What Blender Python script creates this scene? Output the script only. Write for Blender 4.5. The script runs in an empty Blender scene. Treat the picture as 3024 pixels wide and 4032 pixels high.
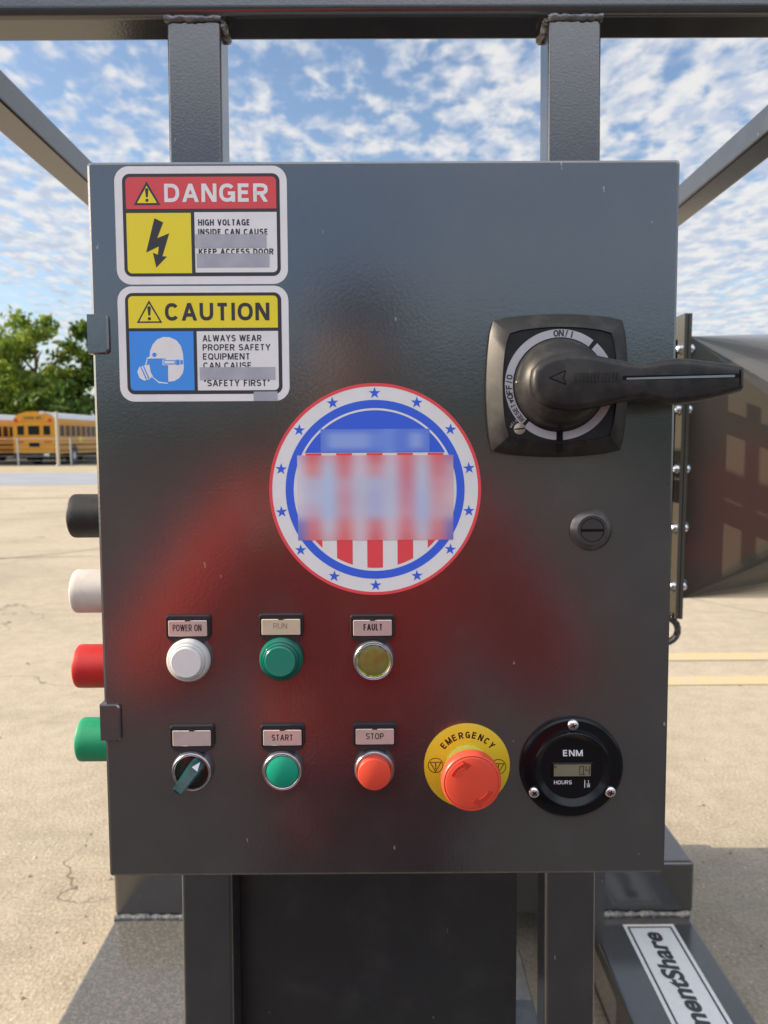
import bpy, bmesh, math, random
from mathutils import Vector, Matrix

# ------------------------------------------------------------------ camera, sky, sun, exposure
S = bpy.context.scene
COL = S.collection
R = math.radians
CAM_H = 1.45
# the machine leans back a little: machine frame -> world
TILT = R(-1.29)
PITCH, YAW, ROLL = R(4.208), R(0.147), R(-0.295)
CAM_M = Vector((-0.00245, -0.5413, 0.0525))          # camera in the machine frame (origin = centre of the door face)
RX = Matrix.Rotation(TILT, 4, 'X')
M = Matrix.Translation(Vector((0, 0, CAM_H)) - (RX @ CAM_M)) @ RX

cam_d = bpy.data.cameras.new('camera')
cam = bpy.data.objects.new('camera', cam_d)
COL.objects.link(cam)
cam_d.sensor_fit = 'HORIZONTAL'
cam_d.sensor_width = 36.0
cam_d.lens = 36.06
cam_d.clip_start = 0.01
cam_d.clip_end = 3000
cam_d.dof.use_dof = True
cam_d.dof.focus_distance = 0.535
cam_d.dof.aperture_fstop = 19.0
cp, sp, cy_, sy_, cr, sr = math.cos(PITCH), math.sin(PITCH), math.cos(YAW), math.sin(YAW), math.cos(ROLL), math.sin(ROLL)
B3 = Matrix(((1, 0, 0), (0, 0, -1), (0, 1, 0)))
RP = Matrix(((1, 0, 0), (0, cp, -sp), (0, sp, cp)))
RY = Matrix(((cy_, 0, -sy_), (0, 1, 0), (sy_, 0, cy_)))
RR = Matrix(((cr, -sr, 0), (sr, cr, 0), (0, 0, 1)))
W2C = RR @ RP @ RY @ B3                               # machine -> (right, down, forward)
right, down, fwd = (RX.to_3x3() @ Vector(W2C[i]) for i in range(3))
rot = Matrix((right, -down, -fwd)).transposed()
cam.matrix_world = Matrix.Translation((0, 0, CAM_H)) @ rot.to_4x4()
S.camera = cam

SUN_EL = R(24.0)
SUN_AZ = R(-0.9)                                      # direction the light travels: +X, a touch towards the camera
ray = Vector((math.cos(SUN_AZ) * math.cos(SUN_EL), math.sin(SUN_AZ) * math.cos(SUN_EL), -math.sin(SUN_EL)))
sun_d = bpy.data.lights.new('sun', 'SUN')
sun_d.energy = 4.2
sun_d.angle = R(0.55)
sun_d.color = (1.0, 0.83, 0.62)
sun = bpy.data.objects.new('sun', sun_d)
COL.objects.link(sun)
sun.rotation_euler = ray.to_track_quat('-Z', 'Y').to_euler()

W = bpy.data.worlds.new('World')
S.world = W
W.use_nodes = True
nt = W.node_tree
nt.nodes.clear()
def N(tree, typ, **kw):
    n = tree.nodes.new(typ)
    for k, v in kw.items():
        setattr(n, k, v)
    return n
def math_node(tree, op, a, b=None, clamp=False):
    n = N(tree, 'ShaderNodeMath', operation=op, use_clamp=clamp)
    for i, v in enumerate((a, b)):
        if v is None: continue
        if isinstance(v, (int, float)): n.inputs[i].default_value = v
        else: tree.links.new(v, n.inputs[i])
    return n.outputs[0]
def smooth(tree, v, a, b):
    n = N(tree, 'ShaderNodeMapRange', interpolation_type='SMOOTHSTEP')
    tree.links.new(v, n.inputs[0])
    n.inputs[1].default_value = a; n.inputs[2].default_value = b
    n.inputs[3].default_value = 0; n.inputs[4].default_value = 1
    return n.outputs[0]
sky = N(nt, 'ShaderNodeTexSky', sky_type='NISHITA', sun_disc=False, sun_elevation=SUN_EL, sun_rotation=R(270),
        air_density=1.0, dust_density=1.6, ozone_density=2.0)
tc = N(nt, 'ShaderNodeTexCoord')
sep = N(nt, 'ShaderNodeSeparateXYZ')
nt.links.new(tc.outputs['Generated'], sep.inputs[0])
zc = math_node(nt, 'MAXIMUM', sep.outputs[2], 0.0)
den = math_node(nt, 'ADD', zc, 0.07)
comb = N(nt, 'ShaderNodeCombineXYZ')
nt.links.new(math_node(nt, 'DIVIDE', sep.outputs[0], den), comb.inputs[0])
nt.links.new(math_node(nt, 'DIVIDE', sep.outputs[1], den), comb.inputs[1])
def noise(tree, vec, scale, detail=4, rough=0.5, dist=0.0):
    n = N(tree, 'ShaderNodeTexNoise')
    n.inputs['Scale'].default_value = scale
    n.inputs['Detail'].default_value = detail
    n.inputs['Roughness'].default_value = rough
    n.inputs['Distortion'].default_value = dist
    if vec is not None: tree.links.new(vec, n.inputs['Vector'])
    return n.outputs['Fac']
mapn = N(nt, 'ShaderNodeMapping')
nt.links.new(comb.outputs[0], mapn.inputs[0])
mapn.inputs['Location'].default_value = (3.1, 1.7, 0)
mapn.inputs['Rotation'].default_value = (0, 0, R(0))
mapn.inputs['Scale'].default_value = (1.15, 0.78, 1.0)
dap = noise(nt, mapn.outputs[0], 12.5, 3.5, 0.5, 0.1)
big = noise(nt, mapn.outputs[0], 0.8, 3, 0.5, 0.2)
# cover grows to the right and towards the horizon
cov = math_node(nt, 'ADD', math_node(nt, 'MULTIPLY', math_node(nt, 'SUBTRACT', big, 0.5), 0.62),
                math_node(nt, 'MULTIPLY', sep.outputs[0], 0.16))
low = math_node(nt, 'SUBTRACT', 1.0, smooth(nt, zc, 0.02, 0.45))
back = smooth(nt, math_node(nt, 'MULTIPLY', sep.outputs[1], -1.0), -0.05, 0.55)   # unseen cloud deck added behind the camera to brighten the shaded door
behind = back
back = math_node(nt, 'MULTIPLY', back, smooth(nt, zc, 0.33, 0.62))
clear = math_node(nt, 'MULTIPLY', math_node(nt, 'SUBTRACT', behind, back), 0.16)     # clearer low in the sky behind the camera
cov = math_node(nt, 'SUBTRACT', cov, clear)
cov = math_node(nt, 'ADD', cov, math_node(nt, 'MULTIPLY', back, 0.40))
cov = math_node(nt, 'ADD', cov, math_node(nt, 'MULTIPLY', low, 0.10))
val = math_node(nt, 'ADD', dap, cov)
mask = smooth(nt, val, 0.36, 0.64)
mask = math_node(nt, 'MULTIPLY', mask, 0.93)
shade = noise(nt, mapn.outputs[0], 11.0, 4, 0.55)
ccol = N(nt, 'ShaderNodeMix', data_type='RGBA')
nt.links.new(smooth(nt, shade, 0.35, 0.62), ccol.inputs[0])
ccol.inputs[6].default_value = (0.62, 0.70, 0.86, 1)
ccol.inputs[7].default_value = (1.0, 0.985, 0.97, 1)
bg1 = N(nt, 'ShaderNodeBackground'); bg1.inputs[1].default_value = 0.108
bg2 = N(nt, 'ShaderNodeBackground')
nt.links.new(math_node(nt, 'ADD', math_node(nt, 'MULTIPLY', back, 0.75), 0.47), bg2.inputs[1])
nt.links.new(sky.outputs[0], bg1.inputs[0])
nt.links.new(ccol.outputs[2], bg2.inputs[0])
mx = N(nt, 'ShaderNodeMixShader')
nt.links.new(mask, mx.inputs[0]); nt.links.new(bg1.outputs[0], mx.inputs[1]); nt.links.new(bg2.outputs[0], mx.inputs[2])
outw = N(nt, 'ShaderNodeOutputWorld')
nt.links.new(mx.outputs[0], outw.inputs[0])

S.view_settings.view_transform = 'Standard'
S.view_settings.look = 'None'
S.view_settings.exposure = 0.90
S.view_settings.gamma = 1.0
S.cycles.max_bounces = 8
S.cycles.use_denoising = True

# ------------------------------------------------------------------ materials
def lin(c):
    return tuple(((v / 255) / 12.92 if v / 255 <= 0.04045 else ((v / 255 + 0.055) / 1.055) ** 2.4) for v in c)
SHADE_WHITE = lin((214, 217, 236))
def ink(c, top=0.87):
    """base colour of a print that reads as sRGB c where white paper reads as SHADE_WHITE"""
    return tuple(min(0.9, max(0.004, top * a / b)) for a, b in zip(lin(c), SHADE_WHITE))
MATS = {}
def mat(name, col, rough=0.5, metal=0.0, spec=0.5, bump=None, vary=None, coat=0.0, trans=0.0, emis=None, sss=0.0):
    m = bpy.data.materials.new(name); MATS[name] = m
    m.use_nodes = True
    t = m.node_tree
    b = t.nodes['Principled BSDF']
    b.inputs['Base Color'].default_value = (*col, 1)
    b.inputs['Roughness'].default_value = rough
    b.inputs['Metallic'].default_value = metal
    b.inputs['Specular IOR Level'].default_value = spec
    b.inputs['Coat Weight'].default_value = coat
    b.inputs['Transmission Weight'].default_value = trans
    if sss:
        b.inputs['Subsurface Weight'].default_value = sss
        b.inputs['Subsurface Radius'].default_value = (0.004, 0.004, 0.004)
    tc = N(t, 'ShaderNodeTexCoord')
    if vary:                                        # (scale, amount, second colour)
        sc, amt, c2 = vary
        f = noise(t, tc.outputs['Object'], sc, 6, 0.6, 0.3)
        mx = N(t, 'ShaderNodeMix', data_type='RGBA')
        t.links.new(math_node(t, 'MULTIPLY', smooth(t, f, 0.42, 0.66), amt), mx.inputs[0])
        mx.inputs[6].default_value = (*col, 1); mx.inputs[7].default_value = (*c2, 1)
        t.links.new(mx.outputs[2], b.inputs['Base Color'])
    if bump:                                        # (scale, strength, distance)
        f = noise(t, tc.outputs['Object'], bump[0], 2, 0.5)
        bn = N(t, 'ShaderNodeBump')
        bn.inputs['Strength'].default_value = bump[1]
        bn.inputs['Distance'].default_value = bump[2]
        t.links.new(f, bn.inputs['Height'])
        t.links.new(bn.outputs[0], b.inputs['Normal'])
    return m

# powder-coated sheet: dark grey, orange-peel skin, a few flecks of dust and lint
def sheet_mat(name, col, rough, spec, peel, fleck, ior=2.0):
    m = mat(name, col, rough, 0, spec)
    t = m.node_tree; b = t.nodes['Principled BSDF']
    b.inputs['IOR'].default_value = ior
    tc = N(t, 'ShaderNodeTexCoord')
    f1 = noise(t, tc.outputs['Object'], 420, 2, 0.45)
    f2 = noise(t, tc.outputs['Object'], 1900, 2, 0.5)
    h = math_node(t, 'ADD', f1, math_node(t, 'MULTIPLY', f2, 0.16))
    bn = N(t, 'ShaderNodeBump'); bn.inputs['Strength'].default_value = peel; bn.inputs['Distance'].default_value = 0.00042
    t.links.new(h, bn.inputs['Height']); t.links.new(bn.outputs[0], b.inputs['Normal'])
    if fleck:
        mp = N(t, 'ShaderNodeMapping'); mp.inputs['Rotation'].default_value = (0.3, 0.8, 0.5); mp.inputs['Scale'].default_value = (1, 1, 0.38)
        t.links.new(tc.outputs['Object'], mp.inputs[0])
        wob = N(t, 'ShaderNodeVectorMath', operation='ADD')
        nz = N(t, 'ShaderNodeTexNoise'); nz.inputs['Scale'].default_value = 300
        t.links.new(tc.outputs['Object'], nz.inputs['Vector'])
        sc = N(t, 'ShaderNodeVectorMath', operation='SCALE'); sc.inputs['Scale'].default_value = 0.003
        t.links.new(nz.outputs['Color'], sc.inputs[0])
        t.links.new(mp.outputs[0], wob.inputs[0]); t.links.new(sc.outputs[0], wob.inputs[1])
        vo = N(t, 'ShaderNodeTexVoronoi'); vo.inputs['Scale'].default_value = 62
        t.links.new(wob.outputs[0], vo.inputs['Vector'])
        d = math_node(t, 'LESS_THAN', vo.outputs['Distance'], 0.042)
        gate = math_node(t, 'GREATER_THAN', noise(t, tc.outputs['Object'], 30, 2), 0.47)
        fk = math_node(t, 'MULTIPLY', d, gate)
        dust = math_node(t, 'MULTIPLY', smooth(t, noise(t, tc.outputs['Object'], 26, 7, 0.65), 0.45, 0.8), 0.06)
        mx = N(t, 'ShaderNodeMix', data_type='RGBA')
        t.links.new(math_node(t, 'ADD', math_node(t, 'MULTIPLY', fk, 0.75), dust, True), mx.inputs[0])
        mx.inputs[6].default_value = (*col, 1); mx.inputs[7].default_value = (0.30, 0.29, 0.28, 1)
        t.links.new(mx.outputs[2], b.inputs['Base Color'])
    return m
DOOR = sheet_mat('powder_coated_door', (0.025, 0.0245, 0.0265), 0.19, 0.88, 0.13, True, 2.0)
STEEL = sheet_mat('painted_tube_steel', (0.028, 0.028, 0.031), 0.18, 0.55, 0.20, True)
COVER = sheet_mat('painted_cover_plate', (0.020, 0.021, 0.024), 0.30, 0.35, 0.2, True)
HOPS = sheet_mat('painted_duct_steel', (0.070, 0.063, 0.051), 0.15, 0.55, 0.03, False, 1.7)
DUSTY = mat('dusty_painted_steel', (0.10, 0.098, 0.092), 0.20, 0, 0.9, (300, 0.12, 0.0003), (170, 0.5, (0.27, 0.24, 0.185)))
WELD = mat('painted_weld', (0.10, 0.105, 0.115), 0.24, 0, 1.0, (120, 1.0, 0.003), (90, .6, (.26, .25, .23)))
CHIP = mat('chipped_primer', (0.16, 0.13, 0.09), 0.6, 0, 0.4, (700, 0.9, 0.002), (240, 0.9, (0.55, 0.57, 0.62)))
PLASTIC = mat('black_plastic', (0.012, 0.012, 0.013), 0.36, 0, 0.4, (900, 0.12, 0.0004), (60, 0.15, (0.07, 0.066, 0.058)))
DUSTBLK = mat('dusty_black_plastic', (0.016, 0.016, 0.017), 0.44, 0, 0.38, (1400, 0.14, 0.0003), (90, 0.22, (0.085, 0.08, 0.07)))
GLOSSBLK = mat('gloss_black', (0.005, 0.005, 0.007), 0.20, 0, 0.30)
HOLDER = mat('legend_holder_plastic', (0.022, 0.023, 0.027), 0.4, 0, 0.5, (700, 0.1, 0.0004))
PIT = mat('dark_slot', (0.004, 0.004, 0.004), 0.7, 0, 0.2)
CHROME = mat('satin_chrome', (0.62, 0.62, 0.66), 0.27, 1.0, 0.5, (900, 0.06, 0.0003))
DULLZINC = mat('dull_zinc', (0.34, 0.36, 0.40), 0.42, 1.0, 0.5, (500, 0.12, 0.0004))
ZINC = mat('zinc_plated', (0.72, 0.73, 0.76), 0.24, 1.0, 0.5)
STICK_W = mat('sticker_white', ink((212, 215, 233)), 0.42, 0, 0.35, None, (50, 0.10, (0.5, 0.5, 0.52)))
INK_K = mat('ink_black', ink((52, 54, 64)), 0.40, 0, 0.4)
INK_R = mat('ink_red', ink((200, 76, 88)), 0.42, 0, 0.35)
INK_Y = mat('ink_yellow', ink((218, 203, 58)), 0.42, 0, 0.35)
INK_B = mat('ink_light_blue', ink((66, 138, 238)), 0.42, 0, 0.35)
INK_G1 = mat('ink_grey_bar', ink((150, 154, 178)), 0.42, 0, 0.35, None, (34, 0.6, ink((172, 175, 198))))
RND_B = mat('ink_royal_blue', ink((56, 96, 226)), 0.4, 0, 0.35)
RND_R = mat('ink_flag_red', ink((214, 74, 88)), 0.4, 0, 0.35)
PLATE_W = mat('legend_white_red_sheen', (0.52, 0.42, 0.39), 0.16, 0, 1.0, None, (110, 0.3, (0.44, 0.35, 0.30)), coat=1.0)  # white plates; pink of the mirrored red shirt is mixed into the base
PLATE_C = mat('legend_cream', (0.62, 0.53, 0.38), 0.25, 0, 0.8, None, (110, 0.35, (0.52, 0.44, 0.32)))
TXT_D = mat('legend_ink', (0.02, 0.010, 0.010), 0.4)
TXT_F = mat('legend_faded_ink', (0.26, 0.21, 0.16), 0.5)
LENS_W = mat('white_lens', (0.74, 0.73, 0.73), 0.22, 0, 0.6, sss=0.3)
LENS_G = mat('green_lens', (0.006, 0.24, 0.17), 0.20, 0, 0.6)
LENS_G2 = mat('green_lens_dark', (0.004, 0.13, 0.09), 0.18, 0, 0.6)
LENS_Y = mat('amber_clear_lens', (0.20, 0.19, 0.050), 0.14, 0, 0.7, None, (110, 0.9, (0.21, 0.125, 0.035)))
LENS_YE = mat('amber_lens_edge', (0.62, 0.54, 0.08), 0.15, 0, 0.7, None, (420, 0.9, (0.10, 0.07, 0.01)))
BTN_G = mat('green_button', (0.008, 0.33, 0.20), 0.38, 0, 0.4)
BTN_R = mat('red_button', (0.72, 0.080, 0.042), 0.40, 0, 0.4)
BTN_RD = mat('red_button_recess', (0.55, 0.045, 0.026), 0.42, 0, 0.4)
ES_Y = mat('estop_yellow', (0.72, 0.50, 0.022), 0.38, 0, 0.4, None, (60, 0.12, (0.55, 0.36, 0.02)))
ES_Y2 = mat('estop_collar_yellow', (0.56, 0.52, 0.05), 0.35, 0, 0.5)
SEL_G = mat('selector_green', (0.003, 0.060, 0.052), 0.15, 0, 0.5, None, (170, 0.9, (0.003, 0.020, 0.030)))
SEL_D = mat('selector_dark', (0.010, 0.016, 0.012), 0.16, 0, 0.7, None, (260, 0.6, (0.03, 0.02, 0.014)))
WHITE_P = mat('white_print', (0.78, 0.79, 0.82), 0.45)
GREY_P = mat('grey_dial_print', (0.50, 0.50, 0.53), 0.42, 0, 0.4, None, (120, 0.2, (0.34, 0.33, 0.32)))
LCD = mat('lcd_glass', (0.20, 0.185, 0.12), 0.2, 0, 0.6)
CAP_K = mat('black_rubber', (0.022, 0.022, 0.022), 0.55, 0, 0.4, (500, 0.2, 0.0005), (60, 0.4, (0.06, 0.058, 0.054)))
CAP_W = mat('white_rubber', (0.62, 0.59, 0.55), 0.5, 0, 0.4, (500, 0.15, 0.0005), (70, 0.4, (0.48, 0.42, 0.36)))
CAP_R = mat('red_rubber', (0.52, 0.022, 0.020), 0.5, 0, 0.4, (500, 0.15, 0.0005), (70, 0.4, (0.42, 0.018, 0.018)))
CAP_G = mat('green_rubber', (0.012, 0.30, 0.14), 0.5, 0, 0.4, (500, 0.15, 0.0005), (70, 0.4, (0.010, 0.24, 0.11)))

# ------------------------------------------------------------------ mesh helpers (panel items in millimetres: x right, z up, h out of the door)
def P(x, z, h): return Vector((x / 1000, -h / 1000, z / 1000))
class MB:
    def __init__(s): s.v = []; s.f = []
    def add(s, vs, fs):
        o = len(s.v); s.v += [Vector(v) for v in vs]; s.f += [tuple(i + o for i in f) for f in fs]; return s
    def loft(s, rings, cap0=True, cap1=True, closed=True):
        n = len(rings[0]); o = len(s.v)
        for r in rings: s.v += [Vector(p) for p in r]
        for k in range(len(rings) - 1):
            for i in range(n if closed else n - 1):
                j = (i + 1) % n
                s.f.append((o + k * n + i, o + k * n + j, o + (k + 1) * n + j, o + (k + 1) * n + i))
        if cap0: s.f.append(tuple(o + i for i in range(n))[::-1])
        if cap1: s.f.append(tuple(o + (len(rings) - 1) * n + i for i in range(n)))
        return s
    def stack(s, layers, **k):                       # layers: (outline, h)
        return s.loft([[P(x, z, h) for x, z in o] for o, h in layers], **k)
    def sheet(s, outline, h):
        return s.add([P(x, z, h) for x, z in outline], [tuple(range(len(outline)))])
    def ring(s, outer, inner, h):
        n = len(outer)
        return s.add([P(x, z, h) for x, z in outer] + [P(x, z, h) for x, z in inner],
                     [(i, (i + 1) % n, n + (i + 1) % n, n + i) for i in range(n)])
    def rev(s, prof, c=(0, 0), n=64, cap0=False, cap1=True):   # profile (r, h) about the door normal
        return s.loft([[P(c[0] + r * math.cos(2 * math.pi * i / n), c[1] + r * math.sin(2 * math.pi * i / n), h) for i in range(n)]
                       for r, h in prof], cap0, cap1)
    def box(s, x0, x1, y0, y1, z0, z1):
        return s.add([(x, y, z) for z in (z0, z1) for y in (y0, y1) for x in (x0, x1)],
                     [(0, 2, 3, 1), (4, 5, 7, 6), (0, 1, 5, 4), (2, 6, 7, 3), (0, 4, 6, 2), (1, 3, 7, 5)])
    def tube(s, pts, r, n=10, cap=True):
        rings = []
        pts = [Vector(p) for p in pts]
        for i, p in enumerate(pts):
            d = (pts[min(i + 1, len(pts) - 1)] - pts[max(i - 1, 0)]).normalized()
            a = d.cross(Vector((0.13, 0.21, 0.97))).normalized(); b = d.cross(a)
            rr_ = r[i] if isinstance(r, (list, tuple)) else r
            rings.append([p + rr_ * (a * math.cos(2 * math.pi * k / n) + b * math.sin(2 * math.pi * k / n)) for k in range(n)])
        return s.loft(rings, cap, cap)
    def cyl(s, p0, p1, r, n=32): return s.tube([p0, p1], r, n)
def rr(x0, z0, x1, z1, r, n=6):
    pts = []
    for cx, cz, a0 in ((x1 - r, z1 - r, 0), (x0 + r, z1 - r, 90), (x0 + r, z0 + r, 180), (x1 - r, z0 + r, 270)):
        for i in range(n + 1):
            a = R(a0 + 90 * i / n); pts.append((cx + r * math.cos(a), cz + r * math.sin(a)))
    return pts
def circ(cx, cz, r, n=96): return [(cx + r * math.cos(2 * math.pi * i / n), cz + r * math.sin(2 * math.pi * i / n)) for i in range(n)]
def pillow(cx, cz, c, m, r, n=10):
    """square with bulged sides: corners at half-width c, side middles at m"""
    pts = []
    for k in range(4):
        a = R(90 * k)
        for i in range(n + 1):
            t = -1 + 2 * i / n
            t2 = t * (c - r * 0.35) / c
            u, v = m - (m - c) * t2 * t2, t2 * c
            if i in (0, n): u -= r * 0.3
            pts.append((cx + u * math.cos(a) - v * math.sin(a), cz + u * math.sin(a) + v * math.cos(a)))
    return pts
def link(name, me, m, parent=None, angle=38, recalc=True):
    if recalc:
        bm = bmesh.new(); bm.from_mesh(me); bmesh.ops.recalc_face_normals(bm, faces=bm.faces); bm.to_mesh(me); bm.free()
    for p in me.polygons: p.use_smooth = True
    me.set_sharp_from_angle(angle=R(angle))
    if m and not me.materials: me.materials.append(m)
    o = bpy.data.objects.new(name, me); COL.objects.link(o)
    if parent: o.parent = parent
    return o
def obj(name, mb, m, parent=None, angle=38, recalc=True):
    me = bpy.data.meshes.new(name); me.from_pydata(mb.v, [], mb.f); me.update()
    return link(name, me, m, parent, angle, recalc)
def bev(o, w, seg=2):
    b = o.modifiers.new('bevel', 'BEVEL'); b.width = w; b.segments = seg; b.limit_method = 'ANGLE'; b.angle_limit = R(40)
    b.harden_normals = True
    return o
def tag(o, label=None, cat=None, group=None, kind=None):
    if label: o['label'] = label
    if cat: o['category'] = cat
    if group: o['group'] = group
    if kind: o['kind'] = kind
    return o
def thing(name, label, cat, at=(0, 0, 0), group=None, machine=True):
    o = bpy.data.objects.new(name, None); COL.objects.link(o); o.empty_display_size = 0.02
    T = Matrix.Translation(Vector(at))
    o.matrix_world = (M @ T) if machine else T
    return tag(o, label, cat, group)
def on_door(name, label, cat, x, z, group=None): return thing(name, label, cat, (x / 1000, 0, z / 1000), group)
def text_mesh(s, bold=0.0):
    c = bpy.data.curves.new('lettering', 'FONT'); c.body = s; c.size = 1.0; c.offset = bold; c.fill_mode = 'BOTH'
    c.resolution_u = 4
    o = bpy.data.objects.new('lettering', c); COL.objects.link(o)
    dg = bpy.context.evaluated_depsgraph_get()
    me = bpy.data.meshes.new_from_object(o.evaluated_get(dg))
    bpy.data.objects.remove(o); bpy.data.curves.remove(c)
    return me
def _arc(cx, cy, rx, ry, a0, a1, n=12, p=.86):
    f = lambda v: math.copysign(abs(v) ** p, v)
    return [(cx + rx * f(math.cos(R(a0 + (a1 - a0) * i / n))), cy + ry * f(math.sin(R(a0 + (a1 - a0) * i / n)))) for i in range(n + 1)]
_bowl = lambda x, y1, y0, n=8: _arc(x, (y1 + y0) / 2, 1 - x, (y1 - y0) / 2, 90, -90, n)
# grotesque capitals drawn as centre-line strokes in a unit box: glyph -> (width, strokes)
GLYPH = {
 'A': (.82, [[(0, 0), (.5, 1)], [(1, 0), (.5, 1)], [(.22, .28), (.78, .28)]]),
 'B': (.70, [[(.55, .53), (0, .53), (0, 1)] + _bowl(.55, 1, .53)[:-1], [(0, .53), (0, 0)] + _bowl(.55, .53, 0)[::-1][:-1]]),
 'C': (.74, [_arc(.5, .5, .5, .5, 38, 322, 20)]),
 'D': (.74, [[(0, .5), (0, 1)] + _bowl(.42, 1, 0, 12) + [(0, 0), (0, .5)]]),
 'E': (.62, [[(1, 1), (0, 1), (0, 0), (1, 0)], [(0, .52), (.92, .52)]]),
 'F': (.60, [[(1, 1), (0, 1), (0, 0)], [(0, .50), (.88, .50)]]),
 'G': (.78, [_arc(.5, .5, .5, .5, 38, 338, 20) + [(1, .46), (.56, .46)], [(1, .46), (1, 0)]]),
 'H': (.72, [[(0, 0), (0, 1)], [(1, 0), (1, 1)], [(0, .52), (1, .52)]]),
 'I': (.0, [[(.5, 0), (.5, 1)]]),
 'K': (.74, [[(0, 0), (0, 1)], [(1, 1), (.05, .36)], [(.34, .60), (1, 0)]]),
 'L': (.58, [[(0, 1), (0, 0), (1, 0)]]),
 'M': (.88, [[(0, 0), (0, 1)], [(1, 0), (1, 1)], [(.02, 1), (.5, 0)], [(.98, 1), (.5, 0)]]),
 'N': (.74, [[(0, 0), (0, 1)], [(1, 0), (1, 1)], [(.02, 1), (.98, 0)]]),
 'O': (.80, [_arc(.5, .5, .5, .5, 90, 450, 28)]),
 'P': (.68, [[(0, 0), (0, 1)] + _bowl(.55, 1, .44) + [(0, .44)]]),
 'Q': (.80, [_arc(.5, .5, .5, .5, 90, 450, 28), [(.58, .26), (1.0, -.02)]]),
 'R': (.72, [[(0, 0), (0, 1)] + _bowl(.55, 1, .46) + [(0, .46)], [(.52, .46), (1, 0)]]),
 'S': (.70, [_arc(.5, .755, .48, .245, 25, 250, 12) + _arc(.5, .255, .5, .255, 80, -155, 14)]),
 'T': (.68, [[(0, 1), (1, 1)], [(.5, 1), (.5, 0)]]),
 'U': (.72, [[(0, 1), (0, .40)] + _arc(.5, .40, .5, .40, 180, 360, 12)[1:] + [(1, 1)]]),
 'V': (.78, [[(0, 1), (.5, 0)], [(1, 1), (.5, 0)]]),
 'W': (1.10, [[(0, 1), (.25, 0)], [(.5, 1), (.25, 0)], [(.5, 1), (.75, 0)], [(1, 1), (.75, 0)]]),
 'X': (.74, [[(0, 0), (1, 1)], [(0, 1), (1, 0)]]),
 'Y': (.78, [[(0, 1), (.5, .40)], [(1, 1), (.5, .40)], [(.5, .46), (.5, 0)]]),
 '/': (.40, [[(0, -.02), (1, 1.02)]]),
 '0': (.62, [_arc(.5, .5, .5, .5, 90, 450, 24)]), '1': (.30, [[(0, .76), (1, 1), (1, 0)]]),
 '\u201c': (.34, [[(.1, .70), (.3, 1)], [(.75, .70), (.95, 1)]]),
}
def ribbon(pts, t, closed):
    n = len(pts); L_, R_ = [], []
    for i in range(n):
        p = pts[i]
        a = pts[i - 1] if (i or closed) else None
        b = pts[(i + 1) % n] if (i < n - 1 or closed) else None
        ds = []
        for u, v in ((a, p), (p, b)):
            if u is None or v is None: continue
            l_ = math.hypot(v[0] - u[0], v[1] - u[1]) or 1e-9
            ds.append((-(v[1] - u[1]) / l_, (v[0] - u[0]) / l_))
        if len(ds) == 2:
            mx_, mz_ = ds[0][0] + ds[1][0], ds[0][1] + ds[1][1]; l_ = math.hypot(mx_, mz_) or 1e-9
            mx_, mz_ = mx_ / l_, mz_ / l_; k = min(1.9, 1 / max(.3, mx_ * ds[0][0] + mz_ * ds[0][1]))
        else: (mx_, mz_), k = ds[0], 1
        L_.append((p[0] + mx_ * k * t / 2, p[1] + mz_ * k * t / 2)); R_.append((p[0] - mx_ * k * t / 2, p[1] - mz_ * k * t / 2))
    return L_, R_
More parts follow.
